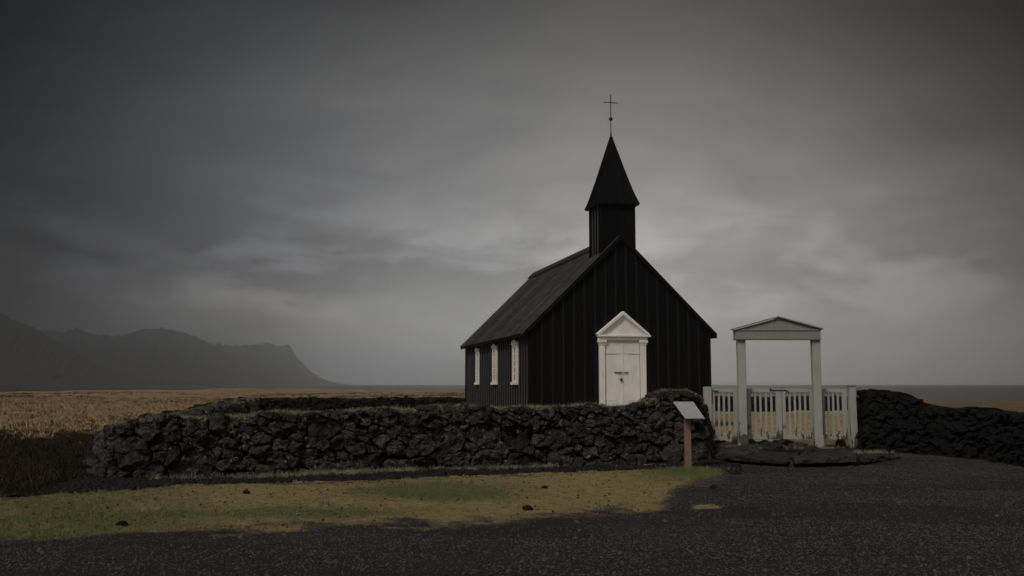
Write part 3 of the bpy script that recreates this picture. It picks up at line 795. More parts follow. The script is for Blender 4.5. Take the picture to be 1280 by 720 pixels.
def stone_verts(poly, rnd, bulge, nseg=12):
    cx = sum(p[0] for p in poly) / len(poly); cz = sum(p[1] for p in poly) / len(poly)
    # shrink a little, round the corners, resample to 12
    P_ = [((p[0] - cx), (p[1] - cz)) for p in poly]
    sz = math.sqrt(max(1e-5, abs(sum(P_[i][0] * P_[(i + 1) % len(P_)][1] - P_[(i + 1) % len(P_)][0] * P_[i][1] for i in range(len(P_)))) / 2))
    k = max(.6, 1 - .009 / max(sz, .05))
    P_ = [(a * k, b * k) for a, b in P_]
    Q = []
    for i in range(len(P_)):
        a, b = P_[i], P_[(i + 1) % len(P_)]
        Q += [(a[0] * .9 + b[0] * .1, a[1] * .9 + b[1] * .1), (a[0] * .1 + b[0] * .9, a[1] * .1 + b[1] * .9)]
    per = [0]
    for i in range(len(Q)): per.append(per[-1] + math.dist(Q[i], Q[(i + 1) % len(Q)]))
    n = nseg; R = []
    for j in range(n):
        t = per[-1] * j / n
        for i in range(len(Q)):
            if per[i + 1] >= t:
                f = (t - per[i]) / max(1e-6, per[i + 1] - per[i]); a, b = Q[i], Q[(i + 1) % len(Q)]
                R.append((a[0] + (b[0] - a[0]) * f, a[1] + (b[1] - a[1]) * f)); break
    tx, tz = rnd.uniform(-.5, .5), rnd.uniform(-.6, .35); amp = bulge * rnd.uniform(.4, 1.3) * min(1.3, sz / .25 + .25); off = rnd.uniform(-.04, .04)
    facets = [(rnd.uniform(-.55, .55) * sz, rnd.uniform(-.5, .5) * sz, rnd.uniform(-.9, .9), rnd.uniform(-.9, .9)) for _ in range(3)]
    V = []; sd = rnd.uniform(0, 90)
    for (sc, d) in ((.92, -.22), (1.0, -.06), (.985, .25 * amp), (.88, .85 * amp), (.62, 1.0 * amp), (.32, 1.0 * amp)):
        for (a, b) in R:
            x, z = a * sc, b * sc
            dd = d
            if d > -.1:
                dd += off + (tx * x + tz * z) * .7
                for (fx, fz_, gx_, gz_) in facets:      # broken faces cut the front
                    dd = min(dd, amp * .95 + off + (x - fx) * gx_ + (z - fz_) * gz_ + .04)
                dd = max(dd, d * .2 - .07)
            q_ = Vector((x * 9 + sd, dd * 9, z * 9))
            nx = mnoise.noise(q_) * .10 + mnoise.noise(q_ * 2.6) * .05; nz_ = mnoise.noise(q_ + Vector((31, 7, 3))) * .10 + mnoise.noise(q_ * 2.6 + Vector((3, 17, 3))) * .05
            nd_ = mnoise.noise(q_ * 1.3 + Vector((3, 71, 9))) * .20 + mnoise.noise(q_ * 3.1 + Vector((3, 7, 91))) * .10
            k2 = min(sz, .35)
            V.append((cx + x + nx * k2, dd + nd_ * k2 * (1 if d > -.1 else .2), cz + z + nz_ * k2))
    V.append((cx, (1.0 * amp) + off + rnd.uniform(-.02, .02), cz))
    for (fx, fz_, gx_, gz_) in facets: V[-1] = (V[-1][0], min(V[-1][1], amp * .95 + off - fx * gx_ - fz_ * gz_ + .04), V[-1][2])
    Fc = [(r * n + i, r * n + (i + 1) % n, (r + 1) * n + (i + 1) % n, (r + 1) * n + i) for r in range(5) for i in range(n)] + [(5 * n + i, 5 * n + (i + 1) % n, 6 * n) for i in range(n)]
    return (cx, cz), sz, V, Fc
class Path:
    def __init__(s, pts):
        s.p = [Vector(p) for p in pts]; s.c = [0]
        for i in range(len(pts) - 1): s.c.append(s.c[-1] + (s.p[i + 1] - s.p[i]).length)
        s.L = s.c[-1]
    def at(s, t):
        i = 0
        while i < len(s.p) - 2 and s.c[i + 1] < t: i += 1
        d = (s.p[i + 1] - s.p[i]).normalized(); q = s.p[i] + d * (t - s.c[i])
        # blended direction near the corners
        dd = d
        w = .35
        if i + 2 < len(s.p) and s.c[i + 1] - t < w: dd = d.lerp((s.p[i + 2] - s.p[i + 1]).normalized(), .5 * (1 - (s.c[i + 1] - t) / w))
        if i > 0 and t - s.c[i] < w: dd = d.lerp((s.p[i] - s.p[i - 1]).normalized(), .5 * (1 - (t - s.c[i]) / w))
        dd.normalize()
        return q, Vector((dd.y, -dd.x))     # right-hand normal = outward
def face_stones(path, ztop, rfun, asp, seed, bulge, batter, parent, mats, single, flip=1, smallname='small_stone', matfun=None):
    rnd = random.Random(seed)
    cs = cells(path.L, ztop, rfun, asp, rnd)
    items = []
    for (s, z, poly, r) in cs:
        (cx, cz), sz, V, Fc = stone_verts(poly, rnd, bulge, 20 if single else 9)
        W_ = []
        for (a, d, b) in V:
            q, n = path.at(min(max(a, 0), path.L)); q = q + (n.orthogonal() * 0)
            dirv = Vector((-n.y, n.x)); ex = a - min(max(a, 0), path.L)
            zz = b; o = d * 1.0 - batter * zz
            W_.append(Vector((q.x + n.x * o + dirv.x * ex, q.y + n.y * o + dirv.y * ex, zz)))
        items.append((sz, W_, Fc, s))
    items.sort(key=lambda i: -i[0])
    base = parent.location
    sing = items[:single]; rest = items[single:]
    for sz, V, Fc, s in sing:
        c = sum(V, Vector()) / len(V)
        me = mesh('stone', [v - c for v in V], Fc)
        mt = matfun(s, rnd) if matfun else mats
        link('stone', me, mt, parent, c - base)
    if rest:
        groups = {}
        for it in rest:
            mt = matfun(it[3], rnd) if matfun else mats
            groups.setdefault(mt.name, (mt, []))[1].append(it)
        for mt, its in groups.values():
            vs = []; fs = []
            for _, V, Fc, _s in its:
                k = len(vs); vs += [v - base for v in V]; fs += [tuple(i + k for i in f) for f in Fc]
            tag(link(smallname, mesh(smallname, vs, fs), mt, parent), kind='stuff')
def wall_core(path, ztop, thick, batter, parent, endcaps=True, drop=.05, capmat=None, topmat=None):
    n = max(8, int(path.L / .16)); base = parent.location
    vs = []; fs = []; tv = []; tf = []; K = 9
    for i in range(n + 1):
        s = path.L * i / n; q, nn = path.at(s); zt = ztop(s) - drop
        f0 = q - nn * .10; b0 = q - nn * (thick - .10)
        ft = q - nn * (.10 + batter * zt); bt = q - nn * (thick - .10 - batter * zt)
        for p, z in ((f0, -.12), (ft, zt - .06), (bt, zt - .06), (b0, -.12)): vs.append(Vector((p.x, p.y, z)) - base)
        for k in range(K):
            f = k / (K - 1); p = ft.lerp(bt, f); 
            p = p + nn * (.10 * (1 - 2 * f))
            z = zt + math.sin(math.pi * f) * .05 + (fbm(np.array(p.x * 3.), np.array(p.y * 3.), 4, 81) - .5) * .13 - (.09 if k in (0, K - 1) else 0)
            tv.append(Vector((p.x, p.y, float(z))) - base)
    for i in range(n):
        for k in range(3): fs.append((i * 4 + k, i * 4 + 4 + k, i * 4 + 5 + k, i * 4 + 1 + k))
        for k in range(K - 1): tf.append((i * K + k, i * K + K + k, i * K + K + k + 1, i * K + k + 1))
    fs += [(0, 1, 2, 3), tuple(n * 4 + k for k in (3, 2, 1, 0))]
    link('core', mesh('core', vs, fs), M_SOIL, parent)
    link('turf_cap', mesh('turf_cap', tv, tf, True), topmat or M_MOSS, parent)
def zint(pts):
    xs, ys = zip(*pts)
    r = random.Random(len(pts) * 7)
    return lambda s: float(np.interp(s, xs, ys) + (fbm(np.array(s * 1.6), np.array(.5), 3, 91) - .5) * .14)

# front wall: from the left corner, along the track, round the pier and back to the gate
fp = [on(134, 602), on(300, 597), on(480, 590), on(640, 585), on(780, 581), on(872, 578.5)]
fp = [Vector((p.x, p.y)) for p in fp]
endp = Vector((fp[-1].x + .28, fp[-1].y + .35))
fpts = [Vector((fp[0].x - .55, fp[0].y + .75)), Vector((fp[0].x, fp[0].y))] + fp[1:] + [endp, Vector((4.35, 22.3)), Vector((4.98, 25.15))]
PF = Path(fpts)
def s_of(px):   # distance along the wall of a picture column
    best = None
    for k in range(400):
        s = PF.L * k / 399; q, n = PF.at(s); p = 640 + F * q.x / (q.y * CP)
        if s < PF.c[7] + .02 and (best is None or abs(p - px) < best[0]): best = (abs(p - px), s)
    return best[1]
def ztop_at(px, py): q, _ = PF.at(s_of(px)); q2 = q + Vector((0, .30)); return at(px, py, q2.y).z
ZT = [(0, .80), (.7, .93)] + [(s_of(px), ztop_at(px, py)) for px, py in ((135, 531), (180, 521), (250, 521), (330, 517), (400, 515), (470, 511), (520, 510), (590, 508.5), (640, 508), (700, 507), (745, 506), (785, 508), (800, 506), (812, 502), (824, 497), (834, 492), (846, 489), (865, 489))] + [(PF.c[7] + .6, 1.36), (PF.c[7] + 2.6, 1.15), (PF.L, 1.1)]
zF = zint(ZT)
fw = empty('stone_wall', (fp[3].x, fp[3].y, 0), 0, label='long dry stone wall of black lava rock with mossy top running across in front of church', cat='stone wall')
face_stones(PF, zF, lambda z: .27 - .15 * min(max(z, 0) / 1.1, 1), 1.2, 11, .085, .16, fw, M_ROCK, 295)
wall_core(PF, zF, 1.0, .16, fw)
# its inner face (path reversed and moved inwards)
def inner(path, thick, trim=0.0):
    pts = []
    for p_i in range(len(path.p)):
        q, n = path.at(path.c[p_i]); pts.append(q - n * thick)
    return Path(pts[::-1])
PFi = inner(PF, 1.0)
def zFi(s):
    t_ = PF.L * (1 - s / PFi.L); return min(zF(max(0, min(PF.L, t_ + e_))) for e_ in (-.9, -.45, 0, .45, .9)) - .16
face_stones(PFi, zFi, lambda z: .24, 1.3, 12, .06, .16, fw, M_ROCK, 0, smallname='inner_stones')

# left wall running back
lw0 = Vector((-6.85, 17.5)); lw1 = Vector((-12.9, 47.6))
lw = empty('stone_wall', (*((lw0 + lw1) / 2), 0), 0, label='mossy stone wall running back from the left corner of the churchyard', cat='stone wall')
PLo = Path([lw1, lw0]); PLi = Path([lw0 + Vector((.92, .2)), lw1 + Vector((.92, 0))])
zL = lambda s: .94 + float(fbm(np.array(s * 1.1), np.array(2.2), 3, 95) - .5) * .16
face_stones(PLo, zL, lambda z: .24, 1.2, 13, .07, .10, lw, M_ROCKB, 0, smallname='outer_stones')
face_stones(PLi, lambda s: zL(PLi.L - s), lambda z: .20, 1.2, 14, .07, .10, lw, M_ROCK, 0, smallname='inner_stones', matfun=lambda s, r: M_RUBBLE if s > 17 + r.uniform(0, 6) else M_ROCK)  # far-end stones coloured paler, in place of light on that face
wall_core(PLo, zL, .95, .10, lw)
# back wall
bw0 = Vector((-12.1, 47.4)); bw1 = bw0 + Vector((math.cos(TH), math.sin(TH))) * 34
bw = empty('stone_wall', (*((bw0 + bw1) / 2), 0), 0, label='low dark stone wall closing the far side of the churchyard behind the church', cat='stone wall')
PB = Path([bw0, bw1]); zB = lambda s: .93 + float(fbm(np.array(s * 1.3), np.array(7.2), 3, 97) - .5) * .13
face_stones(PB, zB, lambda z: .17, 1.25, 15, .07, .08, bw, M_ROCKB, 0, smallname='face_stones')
wall_core(PB, zB, .8, .08, bw)
# right wall, dark, from the right fence post out of the frame
rp = [on(1084, 563.5), on(1130, 566), on(1220, 574), on(1330, 590), on(1560, 640)]
rpts = [Vector((rp[0].x + .12, rp[0].y + 1.0))] + [Vector((p.x, p.y)) for p in rp]
PR = Path(rpts)
zR = zint([(0, 1.45), (PR.c[1], 1.47), (PR.c[1] + .45, 1.44), (PR.c[1] + .85, 1.33), (PR.c[2], 1.23), (PR.c[2] + .5, 1.08), (PR.c[3], 1.04), (PR.c[4], 1.0), (PR.L, .95)])
rw = empty('stone_wall', (rp[2].x, rp[2].y, 0), 0, label='black stacked lava wall sloping down to the right of the picket fence', cat='stone wall')
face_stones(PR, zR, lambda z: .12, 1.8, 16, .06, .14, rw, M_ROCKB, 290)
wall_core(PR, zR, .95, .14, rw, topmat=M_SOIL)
# right side wall of the churchyard going back, hidden by the other but closing the yard
def rock(name, loc, size, seed, mat, label=None, cat=None, parent=None, group=None):
    bm = bmesh.new(); bmesh.ops.create_icosphere(bm, subdivisions=2, radius=1)
    for v in bm.verts:
        n = mnoise.noise(v.co * 1.3 + Vector((seed * 3.7, 0, 0))) * .5 + mnoise.noise(v.co * 3.1 + Vector((seed, 5, 0))) * .18
        v.co *= 1 + n; v.co = Vector((v.co.x * size[0], v.co.y * size[1], v.co.z * size[2]))
    me = bpy.data.meshes.new(name); bm.to_mesh(me); bm.free()
    return tag(link(name, me, mat, parent, loc), label, cat, group)
# ------------------------------------------------------------------ stone step before the gate
st = empty('stone_step', (gx(1000), 22.3, 0), 0, label='broad dark slab step of flat lava stones below the white gate', cat='step')
def slab(pts, z0, z1, seed, mat=M_SLAB):
    r = random.Random(seed); n = len(pts)
    P_ = []; tz = r.uniform(-.02, .02)
    for i in range(n):
        a, b = Vector(pts[i]), Vector(pts[(i + 1) % n]); k = max(2, int((b - a).length / .13))
        for j in range(k): P_.append(a.lerp(b, j / k) + Vector((r.uniform(-.04, .04), r.uniform(-.04, .04))))
    c = sum(P_, Vector((0, 0))) / len(P_); m_ = len(P_)
    V = [(p.x, p.y, z0) for p in P_] + [(p.x + r.uniform(-.04, .04), p.y + r.uniform(-.03, .03), z0 + (z1 - z0) * .75 + r.uniform(-.03, .03)) for p in P_]
    R4 = (.97, .86, .7, .5, .28)
    for q_ in R4:
        for p in P_:
            x_, y_ = c.x + (p.x - c.x) * q_ + r.uniform(-.02, .02), c.y + (p.y - c.y) * q_ + r.uniform(-.02, .02)
            V.append((x_, y_, z1 + mnoise.noise(Vector((x_ * 2.2, y_ * 2.2, seed))) * .075 + mnoise.noise(Vector((x_ * 7, y_ * 7, seed))) * .035 - (.02 if q_ > .9 else 0)))
    V.append((c.x, c.y, z1 + .01)); k_ = len(R4) + 1
    Fs = [(q_ * m_ + i, q_ * m_ + (i + 1) % m_, (q_ + 1) * m_ + (i + 1) % m_, (q_ + 1) * m_ + i) for q_ in range(k_) for i in range(m_)] + [(k_ * m_ + i, k_ * m_ + (i + 1) % m_, (k_ + 1) * m_) for i in range(m_)]
    b = st.location
    link('slab', mesh('slab', [Vector(v) - b for v in V], Fs), mat, st)
def gp(px, py, z=0.0): p = on(px, py, z); return (p.x, p.y)
slab([gp(893, 577, .0), gp(940, 582, .0), gp(985, 584.5, .0), gp(1000, 566, .15), gp(900, 563, .15)], .065, .15, 1)
slab([gp(990, 585, .0), gp(1072, 582, .0), gp(1066, 567, .13), gp(1006, 566, .13)], .075, .17, 12)
slab([gp(905, 573.5, .0), gp(1075, 578, .0), gp(1110, 574, .0), gp(1100, 567, .0), gp(905, 563, .0)], -.1, .07, 21, M_ROCKB)  # base set back and coloured near-black, for shade under the step's front
slab([gp(1078, 581, .0), gp(1124, 575, .0), gp(1118, 569, .1), gp(1072, 567, .1)], .03, .11, 2)
slab([gp(895, 569, .1), gp(948, 571, .1), gp(950, 564, .1), gp(890, 562, .1)], -.05, .19, 3)
slab([gp(1010, 571, .1), gp(1060, 571, .1), gp(1062, 565, .1), gp(1006, 565, .1)], -.05, .20, 14)
for k in range(46):
    r_ = random.Random(300 + k); px_ = r_.uniform(892, 1012); p = on(px_, r_.uniform(551, 559) - (0 if px_ < 960 else 0), .12)
    o = rock('step_stone', (p.x - st.location.x, p.y + .35 - st.location.y, .02 + .06 * r_.random()), (r_.uniform(.12, .30), r_.uniform(.12, .25), r_.uniform(.05, .12)), 300 + k, M_SLAB, parent=st)
# a lone dark rock by the right fence post
p = at(1055, 558, 25.1); rock('boulder', (p.x, 25.35, .10), (.10, .13, .17), 2, M_ROCKB, 'small dark boulder lying at the foot of the right fence post', 'rock')
p = on(991, 583); rock('boulder', (p.x, p.y - .12, .02), (.16, .12, .10), 5, M_SLAB, 'pale speckled boulder lying against the front edge of the slab step', 'rock')
for k, (px, py, sz, lab) in enumerate(((660, 637.5, .075, 'dark pebble on dry grass near the gravel edge, below the middle of the wall'), (681, 611, .05, 'dark pebble in the middle of the dry grass strip, right of the green patch'), (308, 617, .055, 'dark pebble on the grass strip left of the green patch'), (153, 657, .06, 'dark pebble at the gravel edge far left'), (892, 611, .06, 'dark pebble on the gravel right of the sign post'))):
    p = on(px, py); rock('pebble', (p.x, p.y, .02), (sz, sz * .8, sz * .6), 11 + k, M_ROCKB, lab, 'stone')

# ------------------------------------------------------------------ sign
sp_ = on(860, 587)
sg = empty('information_sign', (sp_.x, sp_.y, 0), 0, label='slanted steel information plate on a brown timber post before the wall', cat='sign')
MB().box(-.060, .060, -.055, .055, -.1, 1.02).build('post', M_POST, sg, .006, .002)
tl = at(841.5, 502, 18.95); tr = at(866.5, 502, 19.2); br = at(881.3, 523, 18.85); bl = at(857, 523, 18.6)
q4 = [v - sg.location for v in (tl, tr, br, bl)]
nn = (q4[1] - q4[0]).cross(q4[3] - q4[0]).normalized()
if nn.z < 0: nn = -nn
m = MB(); m.add(q4 + [v - nn * .014 for v in q4], [(0, 1, 2, 3), (7, 6, 5, 4), (0, 4, 5, 1), (1, 5, 6, 2), (2, 6, 7, 3), (3, 7, 4, 0)])
m.build('plate', M_STEEL, sg, .002)
cc = sum(q4, Vector()) / 4
m = MB(); m.prism([(-.09, 1.0), (.09, .86), (.09, .90), (.02, 1.06), (-.09, 1.12)], -.05, .05); m.build('bracket', M_IRON, sg)

# ------------------------------------------------------------------ scattered stuff (grass, gravel)
def source(name, me, mat):
    me.materials.append(mat); return bpy.data.objects.new(name, me)     # never linked into the scene: only instanced
def scatter(name, label, pts, scl, rotz, tilt, srcs, parent=None):
    base = parent.location if parent else Vector((0, 0, 0))
    pts = np.asarray(pts) - np.array(base)
    me = bpy.data.meshes.new(name); me.vertices.add(len(pts)); me.vertices.foreach_set('co', pts.astype(np.float32).ravel())
    a = me.attributes.new('scl', 'FLOAT', 'POINT'); a.data.foreach_set('value', np.asarray(scl, np.float32))
    r = np.zeros((len(pts), 3), np.float32); r[:, 0] = tilt[0]; r[:, 1] = tilt[1]; r[:, 2] = rotz
    a = me.attributes.new('rot', 'FLOAT_VECTOR', 'POINT'); a.data.foreach_set('vector', r.ravel())
    c = bpy.data.collections.new(name + '_sources')
    for s_ in srcs: c.objects.link(s_)
    o = link(name, me, None, parent); tag(o, label if not parent else None, kind='stuff')
    ng = bpy.data.node_groups.new(name, 'GeometryNodeTree'); ng.is_modifier = True
    ng.interface.new_socket('Geometry', in_out='INPUT', socket_type='NodeSocketGeometry'); ng.interface.new_socket('Geometry', in_out='OUTPUT', socket_type='NodeSocketGeometry')
    N = ng.nodes; Lk = ng.links
    gi = N.new('NodeGroupInput'); go = N.new('NodeGroupOutput'); ip = N.new('GeometryNodeInstanceOnPoints'); ci = N.new('GeometryNodeCollectionInfo')
    ci.inputs['Collection'].default_value = c; ci.inputs['Separate Children'].default_value = True; ci.inputs['Reset Children'].default_value = True
    ra = N.new('GeometryNodeInputNamedAttribute'); ra.data_type = 'FLOAT_VECTOR'; ra.inputs[0].default_value = 'rot'
    sa = N.new('GeometryNodeInputNamedAttribute'); sa.data_type = 'FLOAT'; sa.inputs[0].default_value = 'scl'
    er = N.new('FunctionNodeEulerToRotation'); Lk.new(ra.outputs[0], er.inputs[0])
    Lk.new(gi.outputs[0], ip.inputs['Points']); Lk.new(ci.outputs[0], ip.inputs['Instance']); ip.inputs['Pick Instance'].default_value = True
    Lk.new(er.outputs[0], ip.inputs['Rotation']); Lk.new(sa.outputs[0], ip.inputs['Scale']); Lk.new(ip.outputs[0], go.inputs[0])
    md = o.modifiers.new('scatter', 'NODES'); md.node_group = ng
    return o
def tuft(seed, nbl, h, spread, w, lean):
    r = random.Random(seed); V = []; Fc = []
    for k in range(nbl):
        a = r.uniform(0, 6.283); d = r.uniform(0, spread); x, y = d * math.cos(a), d * math.sin(a); b = r.uniform(0, 6.283)
        hh = h * r.uniform(.5, 1.1); lx_, ly_ = lean * hh * r.uniform(-1, 1), lean * hh * r.uniform(-1, 1); wx, wy = w * math.cos(b) / 2, w * math.sin(b) / 2
        i = len(V); V += [(x - wx, y - wy, -.01), (x + wx, y + wy, -.01), (x + lx_ * .35 + wx * .8, y + ly_ * .35 + wy * .8, hh * .6), (x + lx_ * .35 - wx * .8, y + ly_ * .35 - wy * .8, hh * .6), (x + lx_, y + ly_, hh)]
        Fc += [(i, i + 1, i + 2, i + 3), (i + 3, i + 2, i + 4)]
    return mesh('tuft', V, Fc)
def pebble_src(seed):
    bm = bmesh.new(); bmesh.ops.create_icosphere(bm, subdivisions=1, radius=1); r = random.Random(seed)
    for v in bm.verts: v.co = Vector((v.co.x * r.uniform(.75, 1.25), v.co.y * r.uniform(.7, 1.2), v.co.z * r.uniform(.5, .8)))
    me = bpy.data.meshes.new('pebble_shape'); bm.to_mesh(me); bm.free(); return me
def sample(n, az0, az1, r0, r1):
    """points spread evenly per area"""
    a = np.radians(rng.uniform(az0, az1, n)); r = np.sqrt(rng.uniform(r0 * r0, r1 * r1, n)); return r * np.sin(a), r * np.cos(a)
def lay(name, label, X, Y, prob, smin, smax, srcs, dz=0.0, tl_=.25):
    k = rng.uniform(0, 1, len(X)) < prob; X = X[k]; Y = Y[k]; n = len(X)
    Z = height(X, Y) + dz
    return scatter(name, label, np.stack([X, Y, Z], -1), smin + (smax - smin) * rng.uniform(0, 1, n) ** 2.2, rng.uniform(0, 6.28, n), (rng.normal(0, tl_, n), rng.normal(0, tl_, n)), srcs)
def inwall(X, Y):      # keep clear of the step and walls' footprints
    px, py = proj(X, Y, np.zeros_like(X))
    return ((px > 905) & (px < 1118) & (py < 581) & (py > 550)) 
X, Y = sample(360000, -33, 33, 6.5, 27); g_, h_, gn_, y_, mo_ = masks(X, Y)
px, py = proj(X, Y, np.zeros_like(X)); up = np.interp(px, ux, uy)
openg = (1 - g_) ** .8 * (y_ < .5) * (mo_ < .5) * ~inwall(X, Y)
band = (py < up + 1) & (px < 925)
patch = .25 + .95 * sstep(.38, .6, fbm(X * .22, Y * 1.1 + X * .12, 4, 101))
lay('gravel', 'grey and dark crushed gravel covering the forecourt', X, Y, openg * ~band * patch * 1.0, .004, .015, [source('s', pebble_src(k), M_PEB) for k in range(5)], .003)
trk = np.abs(((Y - (11.2 - X * .10 + .35 * np.sin(X * .25))) % 1.9) - .95) < .22
lay('coarse_gravel', 'bigger loose stones lying scattered among the gravel', X, Y, openg * ~band * .006 * (1 - .8 * trk), .016, .036, [source('s', pebble_src(50 + k), M_PEB) for k in range(3)], .006, .5)
lay('lava_rubble', 'narrow band of black crushed stones along the wall foot', X, Y, openg * band * 1.0, .018, .060, [source('s', pebble_src(20 + k), M_PEBD) for k in range(4)], .012, .5)
lay('loose_pebbles', 'small dark pebbles sprinkled over the grass strip', X, Y, (g_ > .6) * .02, .006, .024, [source('s', pebble_src(30 + k), M_PEBD) for k in range(3)], .004)
X, Y = sample(260000, -33, 22, 9, 20); g_, h_, gn_, y_, mo_ = masks(X, Y)
lay('green_grass', 'short green grass growing in patches on the strip', X, Y, (g_ > .5) * np.clip(gn_, 0, 1) * .9, .6, 1.3, [source('s', tuft(k, 7, .032, .045, .0045, 1.2), M_GREEN) for k in range(4)])
lay('dry_grass', 'thin tan grass on the strip between gravel and wall', X, Y, (.15 + g_) ** 1.2 * (g_ > .04) * np.clip(1 - gn_, 0, 1) * .30, .35, 1.1, [source('s', tuft(10 + k, 7, .020, .05, .004, 1.6), M_TAN) for k in range(4)])
X, Y = sample(60000, -30, 30, 28, 110); g_, h_, gn_, y_, mo_ = masks(X, Y)
lay('heath_grass', 'tufted golden grass covering the heath behind', X, Y, (h_ > .5) * (X / Y < .27) * (.3 + .7 * sstep(.4, .6, fbm(X * .25, Y * .25, 3, 111))), .5, 1.6, [source('s', tuft(20 + k, 16, .15, .30, .020, 1.1), M_GOLD) for k in range(4)])
X, Y = sample(60000, -30, 30, 28, 170); g_, h_, gn_, y_, mo_ = masks(X, Y)
M_CLUMP = material('dark_heather', f_blade((.03, .021, .013), (.10, .068, .04), 0))
lay('heather_clumps', 'darker heather clumps streaking the golden heath', X, Y, (h_ > .5) * (X / Y < .27) * sstep(.50, .60, fbm(X * .07 + 5, Y * .22, 4, 117)) * .45, .6, 1.8, [source('s', tuft(140 + k, 16, .13, .30, .025, 1.0), M_CLUMP) for k in range(3)])
X, Y = sample(20000, -33, -15, 13, 38); g_, h_, gn_, y_, mo_ = masks(X, Y)
M_MOORG = material('dark_moor_grass', f_blade((.012, .010, .006), (.055, .040, .022), 0))
lay('moor_grass', 'dark low heather and grass outside the left corner of the wall', X, Y, mo_ * .9, .5, 1.5, [source('s', tuft(40 + k, 14, .11, .12, .010, .8), M_MOORG) for k in range(3)])
X, Y = sample(30000, -5, 24, 25.6, 52); g_, h_, gn_, y_, mo_ = masks(X, Y)
lay('yard_grass', 'yellow grass of the churchyard seen through the gate', X, Y, (y_ > .5) * (X > 3) * .8, .5, 1.2, [source('s', tuft(50 + k, 12, .05, .08, .008, .8), M_TAN) for k in range(3)])

def wall_tufts(parent, path, zf, thick, batter, dens, srcs, name, f0=0.0, f1=1.0, hi=1.0, s0=0, s1=None):
    s1 = s1 or path.L; n = int((s1 - s0) * dens); P_ = []
    for k in range(n):
        s = random.uniform(s0, s1); q, nn_ = path.at(s); f = random.uniform(f0, f1); z = zf(s) - .05
        w = batter * z + .03; p_ = q - nn_ * (w + (thick - 2 * w) * f)
        if float(fbm(np.array(s * 1.7), np.array(f * 2.), 3, 131)) < .42: continue
        P_.append((p_.x, p_.y, z + math.sin(math.pi * f) * .05 - .02))
    if not P_: return
    n = len(P_)
    scatter(name, None, np.array(P_), rng.uniform(.4, 1.2, n) * hi, rng.uniform(0, 6.28, n), (rng.normal(0, .4, n), rng.normal(0, .4, n)), srcs, parent)
pale = [source('s', tuft(60 + k, 14, .06, .07, .006, 1.2), M_PALE) for k in range(4)]
grn2 = [source('s', tuft(70 + k, 14, .05, .07, .006, 1.1), M_GREEN) for k in range(4)]
wall_tufts(fw, PF, zF, 1.0, .16, 190, pale, 'dry_moss')
wall_tufts(fw, PF, zF, 1.0, .16, 50, grn2, 'green_moss')
wall_tufts(fw, PF, lambda s: zF(s) + .015, 1.0, .16, 150, pale, 'edge_moss', -.03, .16, 1.25)
def face_tufts(parent, path, zf, batter, n, srcs, name):
    P_ = []
    for k in range(n):
        s = random.uniform(.3, path.c[7]); z = zf(s) * (1 - random.random() ** 1.6 * .9) - .04; q, nn_ = path.at(s)
        if float(fbm(np.array(s * 1.3), np.array(z * 2.5), 3, 141)) < .47: continue
        p_ = q - nn_ * (batter * z - .02 - random.uniform(0, .05)); P_.append((p_.x, p_.y, z))
    n = len(P_)
    scatter(name, None, np.array(P_), rng.uniform(.35, .9, n), rng.uniform(0, 6.28, n), (rng.normal(0, .6, n), rng.normal(0, .6, n)), srcs, parent)
face_tufts(fw, PF, zF, .16, 900, pale, 'crevice_moss')
pale2 = [source('s', tuft(80 + k, 12, .06, .08, .010, 1.2), M_PALE) for k in range(3)]
wall_tufts(lw, PLo, zL, .95, .10, 45, pale2, 'dry_moss')
grn3 = [source('s', tuft(90 + k, 12, .05, .08, .010, 1.1), M_GREEN) for k in range(3)]
wall_tufts(lw, PLo, zL, .95, .10, 40, grn3, 'green_moss')
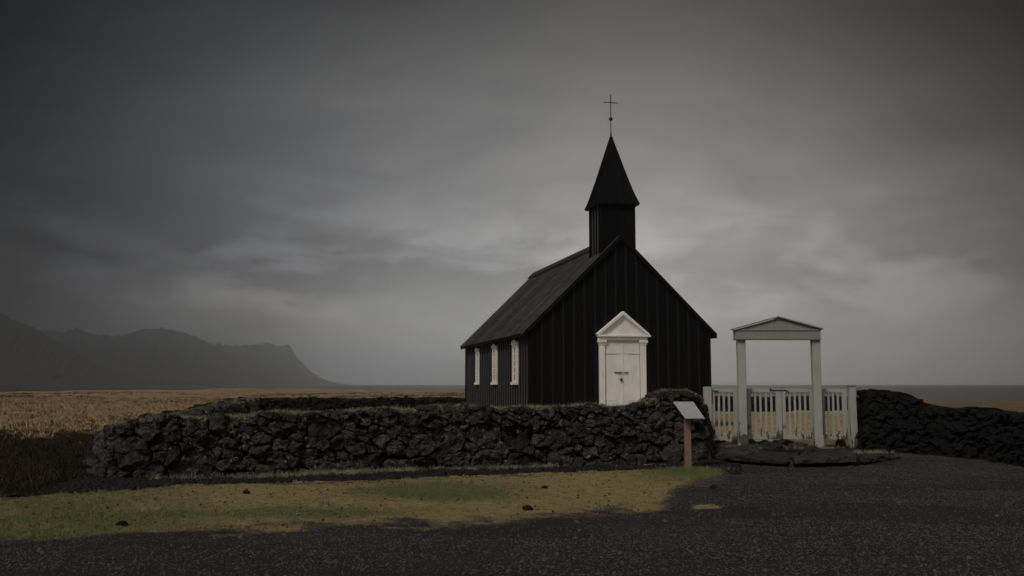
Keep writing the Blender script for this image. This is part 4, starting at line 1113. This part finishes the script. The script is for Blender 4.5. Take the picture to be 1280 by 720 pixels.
# dry grass at the wall foot and round the posts
P_ = []
for (px0, px1, n) in ((345, 520, 420), (190, 345, 120), (520, 700, 160)):
    for k in range(n):
        s = s_of(0) if False else None
        px_ = random.uniform(px0, px1); py_ = np.interp(px_, [134, 300, 480, 640, 780], [603, 598, 591, 586, 582]) + random.uniform(-1.0, 2.5) ** 1
        p = on(px_, py_); P_.append((p.x, p.y, 0))
n = len(P_)
scatter('foot_grass', 'dry grass tufts along the foot of the front wall', np.array(P_), rng.uniform(.4, 1.3, n), rng.uniform(0, 6.28, n), (rng.normal(0, .2, n), rng.normal(0, .2, n)), [source('s', tuft(100 + k, 12, .10, .07, .005, .7), M_PALE) for k in range(3)])
P_ = []
for (cx_, cy_, n, w_) in ((860, 588, 260, .28), (868, 590, 120, .35)):
    c = on(cx_, cy_)
    for k in range(n): P_.append((c.x + random.gauss(0, w_), c.y + random.gauss(0, .12), 0))
n = len(P_)
scatter('post_grass', 'green grass tufts round the foot of the sign post', np.array(P_), rng.uniform(.4, 1.2, n), rng.uniform(0, 6.28, n), (rng.normal(0, .2, n), rng.normal(0, .2, n)), [source('s', tuft(110 + k, 10, .09, .05, .005, .6), M_GREEN) for k in range(3)])
P_ = []
for (px_, py_, n, w_) in ((927, 561, 90, .22), (1020, 561, 110, .25), (1085, 566, 90, .25), (905, 560, 120, .3)):
    c = on(px_, py_, .12)
    for k in range(n): P_.append((c.x + random.gauss(0, w_), c.y + random.gauss(0, .15), .12))
n = len(P_)
scatter('step_grass', 'pale grass tufts growing round the gate posts on the step', np.array(P_), rng.uniform(.4, 1.1, n), rng.uniform(0, 6.28, n), (rng.normal(0, .2, n), rng.normal(0, .2, n)), [source('s', tuft(120 + k, 9, .08, .05, .006, .7), M_PALE) for k in range(3)])

# ------------------------------------------------------------------ haze
HZ = 6700.0
m = MB(); m.box(-HZ, HZ, -HZ, HZ, -6.5, 335)
hz = m.build('haze', None); tag(hz, 'thin grey sea haze hanging over the bay', kind='stuff')
hm_ = bpy.data.materials.new('haze_air'); hm_.use_nodes = True; hm_.node_tree.nodes.clear()
vn = hm_.node_tree.nodes.new('ShaderNodeVolumePrincipled'); vn.inputs['Density'].default_value = 3.2e-4; vn.inputs['Color'].default_value = (.985, .985, .99, 1); vn.inputs['Anisotropy'].default_value = 0.92
on_ = hm_.node_tree.nodes.new('ShaderNodeOutputMaterial'); hm_.node_tree.links.new(vn.outputs[0], on_.inputs['Volume'])
hz.data.materials.append(hm_)
print('objects', len(bpy.data.objects))
